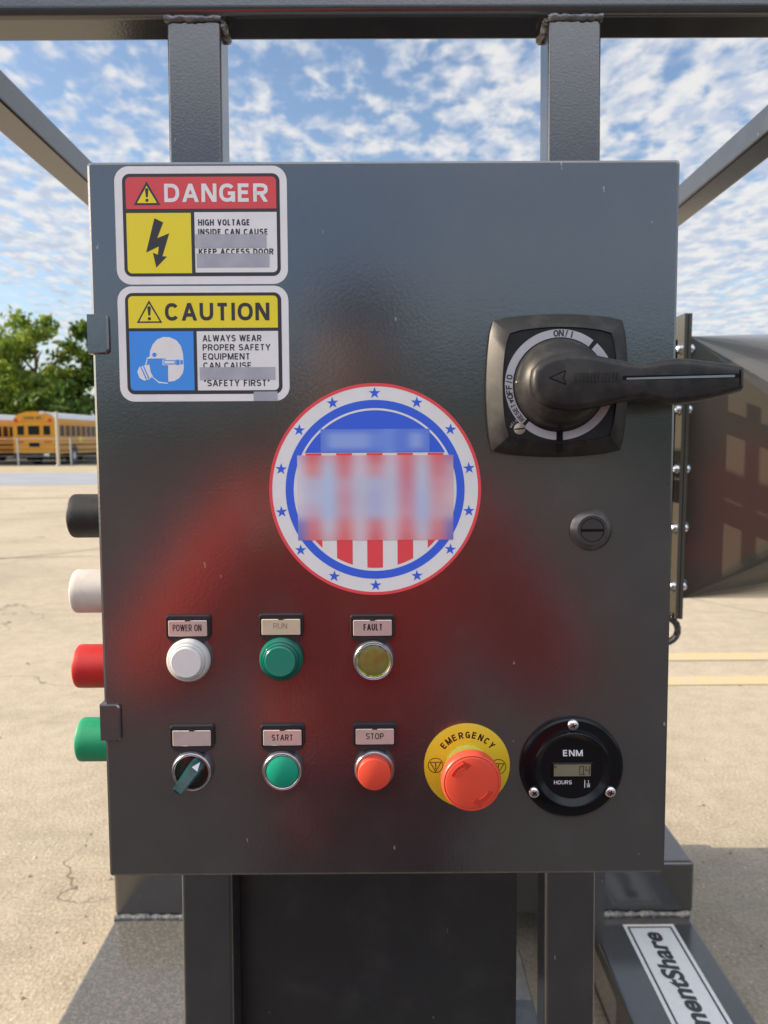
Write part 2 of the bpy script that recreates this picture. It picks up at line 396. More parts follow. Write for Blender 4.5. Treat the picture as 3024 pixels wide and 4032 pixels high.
def letters(mb, s, x0, z0, x1, z1, h, bold=0.02, rotate=0.0, skew=0.0):
    """add a line of capitals filling the box x0..x1, z0..z1 (mm) to mb; rotate about the box centre"""
    H = z1 - z0; t = H * (.12 + bold * 2.9); gap = .085 * H + t * .25
    adv = [(.34 * H if ch == ' ' else GLYPH[ch][0] * H + (t if ch == 'I' else 0)) for ch in s]
    tot = sum(adv) + gap * (len(s) - 1)
    k = (x1 - x0 - (gap + t) * 0) / tot
    cx, cz = (x0 + x1) / 2, (z0 + z1) / 2; ca, sa = math.cos(rotate), math.sin(rotate)
    x = x0; layer = 0
    for ch, w in zip(s, adv):
        w *= k
        if ch != ' ':
            for st_ in GLYPH[ch][1]:
                w_in = max(0.0, w - t)
                pts = [(x + t / 2 + px * w_in, z0 + t / 2 + pz * (H - t)) for px, pz in st_] if ch != 'I' else [(x + w / 2, z0), (x + w / 2, z1)]
                if ch != 'I':                      # open vertical ends reach the full height
                    def ext(p, q_):
                        dz = p[1] - q_[1]
                        if abs(p[0] - q_[0]) < .8 * abs(dz) and (abs(p[1] - z0 - t / 2) < 1e-6 or abs(p[1] - z1 + t / 2) < 1e-6):
                            f_ = (abs(dz) + t / 2) / abs(dz); return (q_[0] + (p[0] - q_[0]) * f_, q_[1] + dz * f_)
                        return p
                    closed = math.hypot(pts[0][0] - pts[-1][0], pts[0][1] - pts[-1][1]) < 1e-6
                    if not closed: pts[0] = ext(pts[0], pts[1]); pts[-1] = ext(pts[-1], pts[-2])
                else: closed = False
                if closed: pts = pts[:-1]
                if len(pts) == 2 and ch != 'I' and abs(st_[0][0] - st_[1][0]) > .1 and abs(st_[0][1] - st_[1][1]) > .1:
                    (ax_, az_), (bx_, bz_) = st_       # diagonal bar with level ends
                    zf = lambda v: z0 + v * H
                    wx = min(w * .48, t * math.hypot((bx_ - ax_) * w_in, (bz_ - az_) * H) / (abs(bz_ - az_) * H))
                    xf = lambda v: x + wx / 2 + v * (w - wx)
                    Lp = [(xf(ax_) - wx / 2, zf(az_)), (xf(bx_) - wx / 2, zf(bz_))]; Rp = [(xf(ax_) + wx / 2, zf(az_)), (xf(bx_) + wx / 2, zf(bz_))]
                else: Lp, Rp = ribbon(pts, t, closed)
                n = len(pts); hh = h + .009 * (layer % 4); layer += 1
                f = lambda p: P(cx + (p[0] - cx + skew * (p[1] - cz)) * ca - (p[1] - cz) * sa, cz + (p[0] - cx + skew * (p[1] - cz)) * sa + (p[1] - cz) * ca, hh)
                mb.add([f(p) for p in Lp] + [f(p) for p in Rp], [(i, (i + 1) % n, n + (i + 1) % n, n + i) for i in range(n if closed else n - 1)])
        x += w + gap * k
    return mb
def arc_letters(mb, s, cx, cz, r, a0, a1, ht, wd, h, bold=0.02, inward=False):
    n = len(s)
    for i, ch in enumerate(s):
        if ch == ' ': continue
        a = R(a0 + (a1 - a0) * i / (n - 1))
        x, z = cx + r * math.cos(a), cz + r * math.sin(a)
        w = wd * (0.45 if ch in 'I/' else 1.25 if ch in 'MW' else 1.0)
        letters(mb, ch, x - w / 2, z - ht / 2, x + w / 2, z + ht / 2, h, bold, a - math.pi / 2)
    return mb

# ------------------------------------------------------------------ ground and what lies far behind
def ground_mat():
    m = mat('sunlit_concrete', (0.46, 0.40, 0.315), 0.85, 0, 0.25)
    t = m.node_tree; b = t.nodes['Principled BSDF']
    tc = N(t, 'ShaderNodeTexCoord')
    v = tc.outputs['Object']
    ag = noise(t, v, 85, 5, 0.62); med = noise(t, v, 9, 5, 0.6); lg = noise(t, v, 0.7, 4, 0.55)
    vo = N(t, 'ShaderNodeTexVoronoi'); vo.inputs['Scale'].default_value = 60; t.links.new(v, vo.inputs['Vector'])
    r1 = N(t, 'ShaderNodeValToRGB')
    r1.color_ramp.elements[0].position = 0.34; r1.color_ramp.elements[0].color = (0.27, 0.23, 0.172, 1)
    r1.color_ramp.elements[1].position = 0.66; r1.color_ramp.elements[1].color = (0.57, 0.495, 0.38, 1)
    mixv = math_node(t, 'ADD', math_node(t, 'MULTIPLY', ag, 0.56), math_node(t, 'ADD', math_node(t, 'MULTIPLY', med, 0.24), math_node(t, 'MULTIPLY', lg, 0.20)))
    t.links.new(mixv, r1.inputs[0])
    mx = N(t, 'ShaderNodeMix', data_type='RGBA')
    t.links.new(math_node(t, 'MULTIPLY', math_node(t, 'LESS_THAN', vo.outputs['Distance'], 0.20), smooth(t, noise(t, v, 40, 2), 0.5, 0.62)), mx.inputs[0])
    t.links.new(r1.outputs[0], mx.inputs[6]); mx.inputs[7].default_value = (0.66, 0.58, 0.46, 1)
    st_ = noise(t, v, 0.42, 6, 0.62, 0.6)
    mp = N(t, 'ShaderNodeMapping'); mp.inputs['Rotation'].default_value = (0, 0, 0.5); mp.inputs['Scale'].default_value = (0.35, 2.6, 1)
    t.links.new(v, mp.inputs[0])
    trk = noise(t, mp.outputs[0], 1.1, 4, 0.6, 0.3)
    sm_ = math_node(t, 'MAXIMUM', math_node(t, 'MULTIPLY', smooth(t, st_, 0.50, 0.70), 0.42), math_node(t, 'MULTIPLY', smooth(t, trk, 0.56, 0.72), 0.34))
    mx3 = N(t, 'ShaderNodeMix', data_type='RGBA'); t.links.new(sm_, mx3.inputs[0])
    t.links.new(mx.outputs[2], mx3.inputs[6]); mx3.inputs[7].default_value = (0.25, 0.225, 0.185, 1)
    # fine wandering cracks
    vc = N(t, 'ShaderNodeTexVoronoi', feature='DISTANCE_TO_EDGE'); vc.inputs['Scale'].default_value = 0.33
    wv = N(t, 'ShaderNodeVectorMath', operation='ADD'); nz = N(t, 'ShaderNodeTexNoise'); nz.inputs['Scale'].default_value = 1.6; nz.inputs['Detail'].default_value = 5
    t.links.new(v, nz.inputs['Vector'])
    sc_ = N(t, 'ShaderNodeVectorMath', operation='SCALE'); sc_.inputs['Scale'].default_value = 1.1
    t.links.new(nz.outputs['Color'], sc_.inputs[0]); t.links.new(v, wv.inputs[0]); t.links.new(sc_.outputs[0], wv.inputs[1]); t.links.new(wv.outputs[0], vc.inputs['Vector'])
    ck = math_node(t, 'MULTIPLY', math_node(t, 'LESS_THAN', vc.outputs['Distance'], 0.0015), smooth(t, noise(t, v, 0.5, 2), 0.46, 0.58))
    mx4 = N(t, 'ShaderNodeMix', data_type='RGBA'); t.links.new(math_node(t, 'MULTIPLY', ck, 0.8), mx4.inputs[0])
    t.links.new(mx3.outputs[2], mx4.inputs[6]); mx4.inputs[7].default_value = (0.12, 0.10, 0.075, 1)
    t.links.new(mx4.outputs[2], b.inputs['Base Color'])
    bn = N(t, 'ShaderNodeBump'); bn.inputs['Strength'].default_value = 0.8; bn.inputs['Distance'].default_value = 0.006
    hh = math_node(t, 'ADD', ag, math_node(t, 'MULTIPLY', noise(t, v, 300, 3), 0.5))
    t.links.new(hh, bn.inputs['Height']); t.links.new(bn.outputs[0], b.inputs['Normal'])
    return m
GROUND = ground_mat()
tag(obj('ground', MB().add([(-900, -900, 0), (900, -900, 0), (900, 900, 0), (-900, 900, 0)], [(0, 1, 2, 3)]), GROUND), kind='structure')
SHADED = mat('shaded_concrete', (0.27, 0.30, 0.35), 0.8, 0, 0.3, None, (0.6, 0.6, (0.34, 0.36, 0.38)))  # cool grey paints tree shade lying on the concrete
DRY = mat('dry_grass_verge', (0.42, 0.36, 0.25), 0.9, 0, 0.1, None, (1.5, 0.6, (0.30, 0.29, 0.15)))
LOT = mat('dark_gravel_lot', (0.07, 0.065, 0.06), 0.9, 0, 0.1, None, (2.0, 0.5, (0.11, 0.10, 0.09)))
LINE = mat('worn_yellow_paint', (0.52, 0.425, 0.245), 0.8, 0, 0.2, None, (7, 0.85, (0.48, 0.41, 0.30)))
def flat(name, pts, z, m, kind='structure'):
    return tag(obj(name, MB().add([(x, y, z) for x, y in pts], [tuple(range(len(pts)))]), m, recalc=False), kind=kind)
flat('shade_strip', [(-120, 22.0), (-14, 24.6), (60, 27), (60, 36), (-14, 33.6), (-120, 32.6)], 0.004, SHADED)  # strip of painted shade across the concrete
flat('dry_grass', [(-140, 35.0), (60, 36.5), (60, 43), (-140, 43)], 0.004, DRY)
flat('parking_lot', [(-140, 43.2), (60, 43.2), (60, 75), (-140, 75)], 0.004, LOT)
ASPH = mat('dark_asphalt', (0.06, 0.058, 0.058), 0.85, 0, 0.3, (90, .5, .006), (40, 0.6, (0.075, 0.073, 0.07)))
flat('asphalt', [(-90, -90), (90, -90), (90, 0.35), (-90, 0.35)], 0.004, ASPH)
flat('painted_line', [(-0.6, 4.86), (9, 4.90), (9, 5.07), (-0.6, 5.03)], 0.004, LINE)
flat('painted_line', [(-0.6, 4.36), (9, 4.42), (9, 4.58), (-0.6, 4.52)], 0.004, LINE)
JOINT = mat('pavement_joint_filler', (0.17, 0.145, 0.11), 0.9, 0, 0.1, None, (5, 0.6, (0.3, 0.26, 0.2)))
def joint(pts, w):
    a = []; b = []
    for i, (x, y) in enumerate(pts):
        k = 1 + 0.5 * math.sin(i * 2.3)
        a.append((x, y - w * k / 2)); b.append((x, y + w * k / 2))
    flat('pavement_joint', a + b[::-1], 0.003, JOINT)
joint([(-9, 8.15), (-5.2, 8.9), (-4.2, 9.7), (-3.4, 10.55), (-1.0, 12.6), (2, 13.4)], 0.035)
joint([(-9, 8.75), (-5.0, 9.35), (-3.2, 9.55), (2, 9.7)], 0.02)
joint([(-3.5, 19.5), (-14, 18.6), (-24, 17.5)], 0.10)
joint([(1.9, 8.2), (2.6, 7.1), (3.05, 6.3), (3.7, 5.7)], 0.02)

# loose grit on the concrete (nobody could count it)
rnd = random.Random(4)
g = MB()
for _ in range(900):
    y = 1.5 + 7.5 * rnd.random() ** 1.7
    x = rnd.uniform(-0.72, 0.72) * y
    s_ = rnd.uniform(0.0020, 0.0060) * (2.1 if rnd.random() < 0.09 else 1)
    base = [Vector((rnd.uniform(-1, 1), rnd.uniform(-1, 1), rnd.uniform(0.1, 0.9))).normalized() * s_ * rnd.uniform(.6, 1.2) for _ in range(6)]
    c = Vector((x, y, s_ * 0.35))
    ring_ = [c + Vector((math.cos(a) * s_ * rnd.uniform(.8, 1.5), math.sin(a) * s_ * rnd.uniform(.7, 1.1), 0)) for a in [k * math.pi / 3 for k in range(6)]]
    g.add([c + Vector((0, 0, s_ * 0.7)), c - Vector((0, 0, s_ * .4))] + ring_,
          [(0, 2 + k, 2 + (k + 1) % 6) for k in range(6)] + [(1, 2 + (k + 1) % 6, 2 + k) for k in range(6)])
GRIT = mat('grit', (0.52, 0.43, 0.31), 0.8, 0, 0.3, None, (3, 0.9, (0.15, 0.12, 0.085)))
tag(obj('grit', g, GRIT), kind='stuff')

# trees
BARK = mat('bark', (0.11, 0.085, 0.06), 0.9, 0, 0.1, (30, 0.6, 0.03))
def leaf_mat(name, c1, c2):
    m = mat(name, c1, 0.55, 0, 0.3, None, (1.3, 1.0, c2))
    t = m.node_tree; b = t.nodes['Principled BSDF']
    tr = N(t, 'ShaderNodeBsdfTranslucent')
    src = b.inputs['Base Color'].links[0].from_socket
    t.links.new(src, tr.inputs[0])
    mx = N(t, 'ShaderNodeMixShader'); mx.inputs[0].default_value = 0.42
    t.links.new(b.outputs[0], mx.inputs[1]); t.links.new(tr.outputs[0], mx.inputs[2])
    t.links.new(mx.outputs[0], t.nodes['Material Output'].inputs[0])
    return m
LEAF1 = leaf_mat('sunny_leaves', (0.14, 0.225, 0.032), (0.28, 0.33, 0.042))
LEAF2 = leaf_mat('deep_leaves', (0.06, 0.125, 0.02), (0.14, 0.21, 0.028))
def crown_mb(rnd, rad, h0, h1, n_clump, per, size):
    mb = MB()
    for _ in range(n_clump):
        while True:
            u = Vector((rnd.uniform(-1, 1), rnd.uniform(-1, 1), rnd.uniform(-1, 1)))
            if 0.35 < u.length < 1: break
        c = Vector((u.x * rad, u.y * rad, (h0 + h1) / 2 + u.z * (h1 - h0) / 2))
        cr_ = rnd.uniform(0.45, 1.0) * rad * 0.30
        for _ in range(per):
            d = Vector((rnd.gauss(0, 1), rnd.gauss(0, 1), rnd.gauss(0, 0.75))) * cr_ * 0.62
            p = c + d; s = size * rnd.uniform(0.6, 1.3)
            a = Vector((rnd.gauss(0, 1), rnd.gauss(0, 1), rnd.gauss(0, 1))).normalized()
            b = a.cross(Vector((rnd.gauss(0, 1), rnd.gauss(0, 1), rnd.gauss(0, 1)))).normalized()
            mb.add([p + a * s, p + b * s * .55, p - a * s, p - b * s * .55], [(0, 1, 2, 3)])
    return mb
def tree(at, rad, h0, h1, seed, label, m, n_clump=38, per=125, size=0.25):
    rnd = random.Random(seed)
    t = thing('broadleaf_tree', label, 'tree', at, 'trees behind the school buses', machine=False)
    tr = MB().tube([(0, 0, -0.1), (0.1, 0, h0 * .6), (-0.05, .1, h0 + (h1 - h0) * .35), (0.1, 0, h0 + (h1 - h0) * .8)], [0.28, 0.22, 0.15, 0.05], 9)
    for k in range(9):
        a = rnd.uniform(0, 6.28); z = h0 * .7 + (h1 - h0) * rnd.uniform(0.05, .6); L = rad * rnd.uniform(.5, .85)
        tr.tube([(0, 0, z), (math.cos(a) * L * .5, math.sin(a) * L * .5, z + L * .5), (math.cos(a) * L, math.sin(a) * L, z + L * .75)], [.11, .07, .03], 6)
    obj('trunk', tr, BARK, t)
    obj('crown', crown_mb(rnd, rad, h0, h1, n_clump, per, size), m, t, recalc=False)
    return t
tree((-31.5, 62, 0), 4.0, 1.2, 11.0, 3, 'broad yellow-green tree at the left edge of the photo behind the buses', LEAF1)
tree((-26.6, 60, 0), 3.2, 0.8, 11.9, 5, 'tallest bushy tree rising above the roof of the nearer school bus', LEAF1)
tree((-22.6, 63, 0), 2.6, 1.0, 12.2, 8, 'narrower deep green tree next to the upper door hinge', LEAF2)
tree((-29.0, 66, 0), 4.0, 0.3, 7.0, 11, 'low dark green tree filling the gap behind the other trees', LEAF2, 44, 120, 0.3)
tree((-24.0, 57, 0), 2.6, 0.2, 5.6, 12, 'low dense tree directly behind the school bus roof, right part', LEAF2, 40, 120, 0.26)

# school buses
BUS_Y = mat('bus_yellow', (0.60, 0.27, 0.010), 0.4, 0, 0.5, None, (0.6, 0.4, (0.52, 0.22, 0.010)))
BUS_W = mat('bus_roof_white', (0.66, 0.68, 0.72), 0.4, 0, 0.5)
BUS_K = mat('bus_black', (0.018, 0.018, 0.018), 0.5)
BUS_GL = mat('bus_window_glass', (0.016, 0.016, 0.017), 0.25, 0, 0.15)
BUS_RED = mat('bus_red_lamp', (0.55, 0.02, 0.02), 0.3)
BUS_AMB = mat('bus_amber_lamp', (0.75, 0.24, 0.02), 0.3)
TYRE = mat('tyre_rubber', (0.02, 0.02, 0.02), 0.8)
HUB = mat('wheel_hub', (0.62, 0.58, 0.56), 0.5)
def bus(at, label):
    t = thing('school_bus', label, 'school bus', at, 'school buses parked beyond the road', machine=False)
    w, L = 1.22, 10.6
    def prof(z):                                     # half width by height
        return w if z < 2.35 else w * math.cos(min(1, (z - 2.35) / 0.72) * 1.22)
    sec = [(-w, .62), (-w, 2.38), (-w * .93, 2.68), (-w * .72, 2.92), (-w * .35, 3.05), (0, 3.08), (w * .35, 3.05), (w * .72, 2.92), (w * .93, 2.68), (w, 2.38), (w, .62)]
    obj('body', MB().loft([[(x * .97, 0, z) for x, z in sec], [(x, .10, z) for x, z in sec], [(x, L, z) for x, z in sec]]), BUS_Y, t)
    up = [(x * 1.004, z + .006) for x, z in sec[2:9]]
    obj('roof', MB().loft([[(x, y, z) for x, z in up] for y in (.30, L)], False, False, closed=False), BUS_W, t, recalc=False)
    for x0, x1 in ((-.92, -.52), (-.30, .36), (.58, .98)):
        f = obj('rear_window', MB().box(x0, x1, -.012, .02, 1.72, 2.25), BUS_GL, t)
        fr = MB()
        for a, b, c, d in ((x0 - .05, x1 + .05, 2.25, 2.30), (x0 - .05, x1 + .05, 1.67, 1.72), (x0 - .05, x0, 1.72, 2.25), (x1, x1 + .05, 1.72, 2.25)):
            fr.box(a, b, -.022, .02, c, d)
        obj('window_frame', fr, BUS_Y, f)
    d = obj('rear_door', MB().box(-.38, .44, -.010, .03, .90, 2.42), BUS_Y, t)
    obj('door_window', MB().box(-.27, .33, -.018, .03, 1.02, 1.30), BUS_GL, d)
    s = obj('header_sign', MB().box(-.62, .62, -.03, .08, 2.55, 2.86), BUS_Y, t)
    tx = MB(); letters(tx, 'SCHOOL BUS', -520, 2620, 520, 2790, 36, 0.02); obj('lettering', tx, BUS_K, s, recalc=False)
    for x, m in ((-.98, BUS_RED), (-.74, BUS_AMB), (.74, BUS_AMB), (.98, BUS_RED)):
        obj('warning_lamp', MB().tube([(x, -.03, 2.56), (x, .06, 2.56)], .105, 14), m, t)
    for x in (-.78, .82):
        for dx in (-.14, .0, .14): obj('tail_lamp', MB().tube([(x + dx, -.03, 1.32), (x + dx, .03, 1.32)], .065, 10), BUS_RED, t)
    obj('bumper', MB().box(-1.2, 1.2, -.14, .02, .42, .68), BUS_K, t)
    obj('licence_plate', MB().box(.62, .92, -.155, -.141, .52, .66), BUS_W, t)
    for sx in (-1, 1):
        for k in range(11):
            y0 = .75 + k * .82
            obj('side_window', MB().box(min(sx * w, sx * (w + .012)), max(sx * w, sx * (w + .012)), y0, y0 + .60, 1.66, 2.28), BUS_GL, t)
        st = MB()
        for z in (.78, 1.12, 1.50): st.box(min(sx * w, sx * (w + .014)), max(sx * w, sx * (w + .014)), .1, L, z, z + .05)
        obj('rub_rail', st, BUS_K, t)
    obj('stop_arm', MB().box(w + .015, w + .06, 3.4, 3.9, 1.28, 1.62), mat('bright_yellow_sign', (.75, .58, .02), .4), t)
    for sx in (-1, 1):
        for y in (2.7, 9.0):
            wl = obj('wheel', MB().tube([(sx * .86, y, .48), (sx * 1.20, y, .48)], .48, 24), TYRE, t)
            obj('hub', MB().tube([(sx * 1.19, y, .48), (sx * 1.235, y, .48)], .22, 16), HUB, wl)
            obj('wheel_arch', MB().tube([(sx * 1.05, y, .60), (sx * (w + .006), y, .60)], .60, 24), BUS_K, t)
    obj('chassis', MB().box(-.9, .9, .2, L - .2, .40, .64), BUS_K, t)
    obj('clearance_lamp', MB().box(.38, .62, -.02, .1, 2.93, 3.08), HUB, t)
    return t
bus((-20.05, 44.6, 0), 'yellow school bus whose rear end with door and lamps faces the camera')
bus((-24.6, 43.0, 0), 'yellow school bus at the left edge of the photo showing only its side windows')

# chain-link fence and pole
GALV = mat('galvanised_pipe', (0.34, 0.37, 0.40), 0.5, 0.2, 0.5)
f = thing('chain_link_fence', 'low grey chain-link fence with pipe posts in front of the school buses', 'fence', (-20, 42.4, 0), machine=False)
for k in range(-7, 8):
    obj('post', MB().tube([(k * 2.9 + .04, 0, -.05), (k * 2.9 + .04, 0, 1.55)], .045, 8), GALV, f)
wires = MB()
for z in (.06, .30, .55, .80, 1.05, 1.30, 1.5): wires.tube([(-22, .03, z), (20, .03, z)], .008 if z < 1.5 else .022, 5)
obj('wire', wires, GALV, f)
POLE = mat('weathered_pole_paint', (0.46, 0.41, 0.33), 0.6, 0, 0.3, None, (2, .5, (0.45, 0.40, 0.33)))
pl = thing('utility_pole', 'thin cream pole taller than the fence, standing before the school bus side', 'pole', (-17.6, 42.0, 0), machine=False)
obj('shaft', MB().tube([(0, 0, -.05), (0, 0, 2.95)], [.085, .075], 12), POLE, pl)
obj('foot', MB().tube([(0, 0, 0), (0, 0, .10)], .13, 12), GALV, pl)

# ------------------------------------------------------------------ the machine: enclosure with its door
enc = thing('control_enclosure', 'big dark grey powder-coated control box covered in stickers and buttons', 'control box', (0, 0, 0))
W2, H2 = .2032, .2535
def hrr(x0, x1, z0, z1, r, n=4): return [(x / 1000, z / 1000) for x, z in rr(x0 * 1000, z0 * 1000, x1 * 1000, z1 * 1000, r * 1000, n)]
o3 = lambda ol, y: [(x, y, z) for x, z in ol]
door = MB().loft([o3(hrr(-W2, W2, -H2, H2, .0022), .019), o3(hrr(-W2, W2, -H2, H2, .0022), .0024),
                  o3(hrr(-W2 + .0006, W2 - .0006, -H2 + .0006, H2 - .0006, .0022), .0008),
                  o3(hrr(-W2 + .0022, W2 - .0022, -H2 + .0022, H2 - .0022, .0018), 0.0)])
obj('door', door, DOOR, enc, angle=12)
obj('gasket', MB().loft([o3(hrr(-.196, .196, -.246, .246, .004), y) for y in (.0192, .0235)]), PIT, enc)
bev(obj('cabinet', MB().loft([o3(hrr(-.2000, .2000, -.2500, .2500, .003), y) for y in (.0237, .196)]), DOOR, enc), .001)
for zc in (137.2, -137.6):
    hp = [(-2.1, .013), (-2.1, -.0012), (-1.4, -.0030), (9.6, -.0032), (12.0, -.0018), (12.6, -.0003)]
    hg = MB()
    zz = [(-13.4, .8), (-12.6, 0), (12.6, 0), (13.4, .8)]
    # leaf folded round the door edge, rounded outer corners
    ol = rr(-205.3, zc - 13.4, -190.6, zc + 13.4, 3.0, 6)
    ol2 = rr(-204.7, zc - 12.7, -191.6, zc + 12.7, 2.6, 6)
    ol = [(x if x > -199 else -205.3, z) for x, z in ol]
    ol2 = [(x if x > -199 else -204.9, z) for x, z in ol2]
    hg.stack([(ol, -14), (ol, 1.9), (ol2, 3.0)])
    obj('hinge', hg, DOOR, enc, angle=20)

# ---- stickers
def tri(cx, zt, zb, hw): return [(cx - hw, zb), (cx + hw, zb), (cx, zt)]
def exclam(mb, cx, z0, z1, h):
    H = z1 - z0; w = H * .13
    mb.sheet([(cx - w * .55, z0 + H * .34), (cx + w * .55, z0 + H * .34), (cx + w, z0 + H * .92), (cx + w * .5, z1), (cx - w * .5, z1), (cx - w, z0 + H * .92)], h)
    mb.sheet(circ(cx, z0 + H * .11, H * .12, 16), h)
st = on_door('danger_sticker', 'white rectangular sticker with red DANGER header and yellow lightning panel', 'warning sticker', -125.2, 210.4)
CX, CZ = -125.2, 210.4
L = lambda pts: [(x - CX, z - CZ) for x, z in pts]
obj('backing', MB().stack([(L(rr(-184.2, 170.9, -66.4, 250.1, 10, 8)), 0), (L(rr(-184.2, 170.9, -66.4, 250.1, 10, 8)), .16)], cap0=False), STICK_W, st)
obj('border', MB().sheet(L(rr(-178.9, 176.3, -71.3, 245.1, 5.2, 8)), .24), INK_K, st)
hd = [p for p in rr(-176.6, 221.6, -73.7, 242.9, 3.0, 6)]
def flatbottom(x0, z0, x1, z1, r, top=True):
    a = rr(x0, z0, x1, z1, r, 6)
    return a
def corner_rect(x0, z0, x1, z1, r, corners):
    """rectangle with only the named corners rounded (tl tr bl br)"""
    pts = []
    for nm, cx, cz, a0, px, pz in (('tr', x1 - r, z1 - r, 0, x1, z1), ('tl', x0 + r, z1 - r, 90, x0, z1), ('bl', x0 + r, z0 + r, 180, x0, z0), ('br', x1 - r, z0 + r, 270, x1, z0)):
        if nm in corners:
            pts += [(cx + r * math.cos(R(a0 + 15 * i)), cz + r * math.sin(R(a0 + 15 * i))) for i in range(7)]
        else: pts.append((px, pz))
    return pts
obj('header', MB().sheet(L(corner_rect(-176.6, 221.6, -73.7, 242.9, 3, ('tl', 'tr'))), .32), INK_R, st)
obj('symbol_field', MB().sheet(L(corner_rect(-176.6, 178.4, -132.4, 218.9, 3, ('bl',))), .32), INK_Y, st)
obj('text_field', MB().sheet(L(corner_rect(-130.0, 178.8, -73.6, 219.3, 3, ('br',))), .32), STICK_W, st)
wt = obj('warning_triangle', MB().sheet(L(tri(-162.1, 240.0, 224.2, 9.1)), .40), INK_K, st)
obj('triangle_fill', MB().sheet(L(tri(-162.1, 237.0, 225.5, 6.8)), .48), INK_Y, wt)
ex = MB(); exclam(ex, -162.1 - CX, 226.3 - CZ, 235.4 - CZ, .56); obj('exclamation_mark', ex, INK_K, wt)
k_ = .0863                                                     # mm per crop pixel of the bolt drawing
bolt = [(433, 540), (505, 575), (456, 703), (555, 663), (500, 850), (537, 853), (450, 943), (421, 820), (462, 838), (470, 770), (366, 820)]
bm_ = [(-176.6 + (x - 202 - (y - 498) * .03) * .0838, 218.9 - (y - 498) * .0824) for x, y in bolt]
obj('lightning_bolt', MB().sheet(L(bm_), .40), INK_K, st)
hdr = MB(); letters(hdr, 'DANGER', -150.2 - CX, 226.1 - CZ, -79.4 - CX, 238.3 - CZ, .40, .028); obj('heading', hdr, STICK_W, st, recalc=False)
tx = MB()
for s_, x0, z0, x1, z1 in (('HIGH VOLTAGE', -127.5, 210.3, -92.0, 214.5), ('INSIDE CAN CAUSE', -127.6, 203.9, -79.7, 208.1), ('KEEP ACCESS DOOR', -127.5, 190.8, -76.1, 194.8)):
    letters(tx, s_, x0 - CX, z0 - CZ, x1 - CX, z1 - CZ, .40, .032)
obj('lettering', tx, INK_K, st, recalc=False)
for x0, z0, x1, z1 in ((-129.8, 195.2, -80.8, 204.5), (-129.0, 182.2, -79.0, 191.5)):
    obj('grey_bar', MB().sheet(L([(x0, z0), (x1, z0), (x1, z1), (x0, z1)]), .48), INK_G1, st)

st = on_door('caution_sticker', 'white rectangular sticker with yellow CAUTION header and blue masked-head panel', 'warning sticker', -125.4, 130.2)
CX, CZ = -125.4, 130.2
obj('backing', MB().stack([(L(rr(-184.4, 90.8, -66.4, 169.7, 10, 8)), 0), (L(rr(-184.4, 90.8, -66.4, 169.7, 10, 8)), .16)], cap0=False), STICK_W, st)
obj('border', MB().sheet(L(rr(-179.2, 95.8, -71.3, 165.2, 5.2, 8)), .24), INK_K, st)
obj('header', MB().sheet(L(corner_rect(-177.0, 141.2, -73.9, 163.0, 3, ('tl', 'tr'))), .32), INK_Y, st)
sf = obj('symbol_field', MB().sheet(L(corner_rect(-177.0, 98.4, -132.5, 139.0, 3, ('bl',))), .32), INK_B, st)
obj('text_field', MB().sheet(L(corner_rect(-130.2, 98.3, -73.8, 138.9, 3, ('br',))), .32), STICK_W, st)
wt = obj('warning_triangle', MB().sheet(L(tri(-162.6, 160.2, 144.8, 8.8)), .40), INK_K, st)
obj('triangle_fill', MB().sheet(L(tri(-162.6, 157.9, 145.8, 7.0)), .48), INK_Y, wt)
ex = MB(); exclam(ex, -162.6 - CX, 146.6 - CZ, 156.0 - CZ, .56); obj('exclamation_mark', ex, INK_K, wt)
hdr = MB(); letters(hdr, 'CAUTION', -151.8 - CX, 146.2 - CZ, -79.6 - CX, 158.2 - CZ, .40, .028); obj('heading', hdr, INK_K, st, recalc=False)
q = lambda pts: L([(-177.0 + (x - 226 - (y - 1462) * .024) * .0845, 139.0 - (y - 1462) * .0846) for x, y in pts])
hel = [(395, 1665), (398, 1620), (420, 1568), (455, 1528), (505, 1508), (560, 1510), (615, 1535), (650, 1580), (668, 1640), (672, 1698), (676, 1760), (668, 1800), (640, 1840), (600, 1865), (548, 1872), (545, 1736), (500, 1736), (500, 1692), (530, 1690), (525, 1682), (366, 1682), (372, 1676)]
head = MB().sheet(q(hel), .40)
head.sheet(q([(372, 1682), (380, 1682), (368, 1730), (358, 1730)]), .40)
head.sheet(q([(350, 1735), (392, 1732), (402, 1790), (425, 1835), (470, 1870), (543, 1880), (545, 1888), (470, 1882), (412, 1832), (395, 1848), (350, 1862), (312, 1840), (292, 1790), (308, 1752)]), .40)
obj('head_symbol', head, STICK_W, sf)
hb = MB().sheet(q(circ(434, 1652, 18, 20)), .48)
hb.sheet(q([(508, 1696), (608, 1696), (608, 1730), (508, 1730)]), .48)
hb.sheet(q([(612, 1692), (640, 1692), (640, 1735), (612, 1735)]), .48); hb.sheet(q([(646, 1697), (668, 1697), (668, 1730), (646, 1730)]), .48)
hb.sheet(q([(318, 1750), (326, 1746), (372, 1850), (364, 1854)]), .48); hb.sheet(q([(338, 1740), (346, 1736), (392, 1842), (384, 1848)]), .48)
obj('mask_lines', hb, INK_B, sf)
obj('strap_fill', MB().sheet(q([(516, 1703), (600, 1703), (600, 1723), (516, 1723)]), .56), STICK_W, sf)
tx = MB()
for s_, x0, z0, x1, z1 in (('ALWAYS WEAR', -126.2, 131.9, -85.4, 136.3), ('PROPER SAFETY', -126.3, 125.7, -79.2, 130.0), ('EQUIPMENT', -126.2, 119.4, -93.5, 123.8), ('CAN CAUSE', -126.1, 113.2, -92.6, 117.6), ('“SAFETY FIRST“', -125.9, 101.1, -80.1, 105.6)):
    letters(tx, s_, x0 - CX, z0 - CZ, x1 - CX, z1 - CZ, .40, .022)
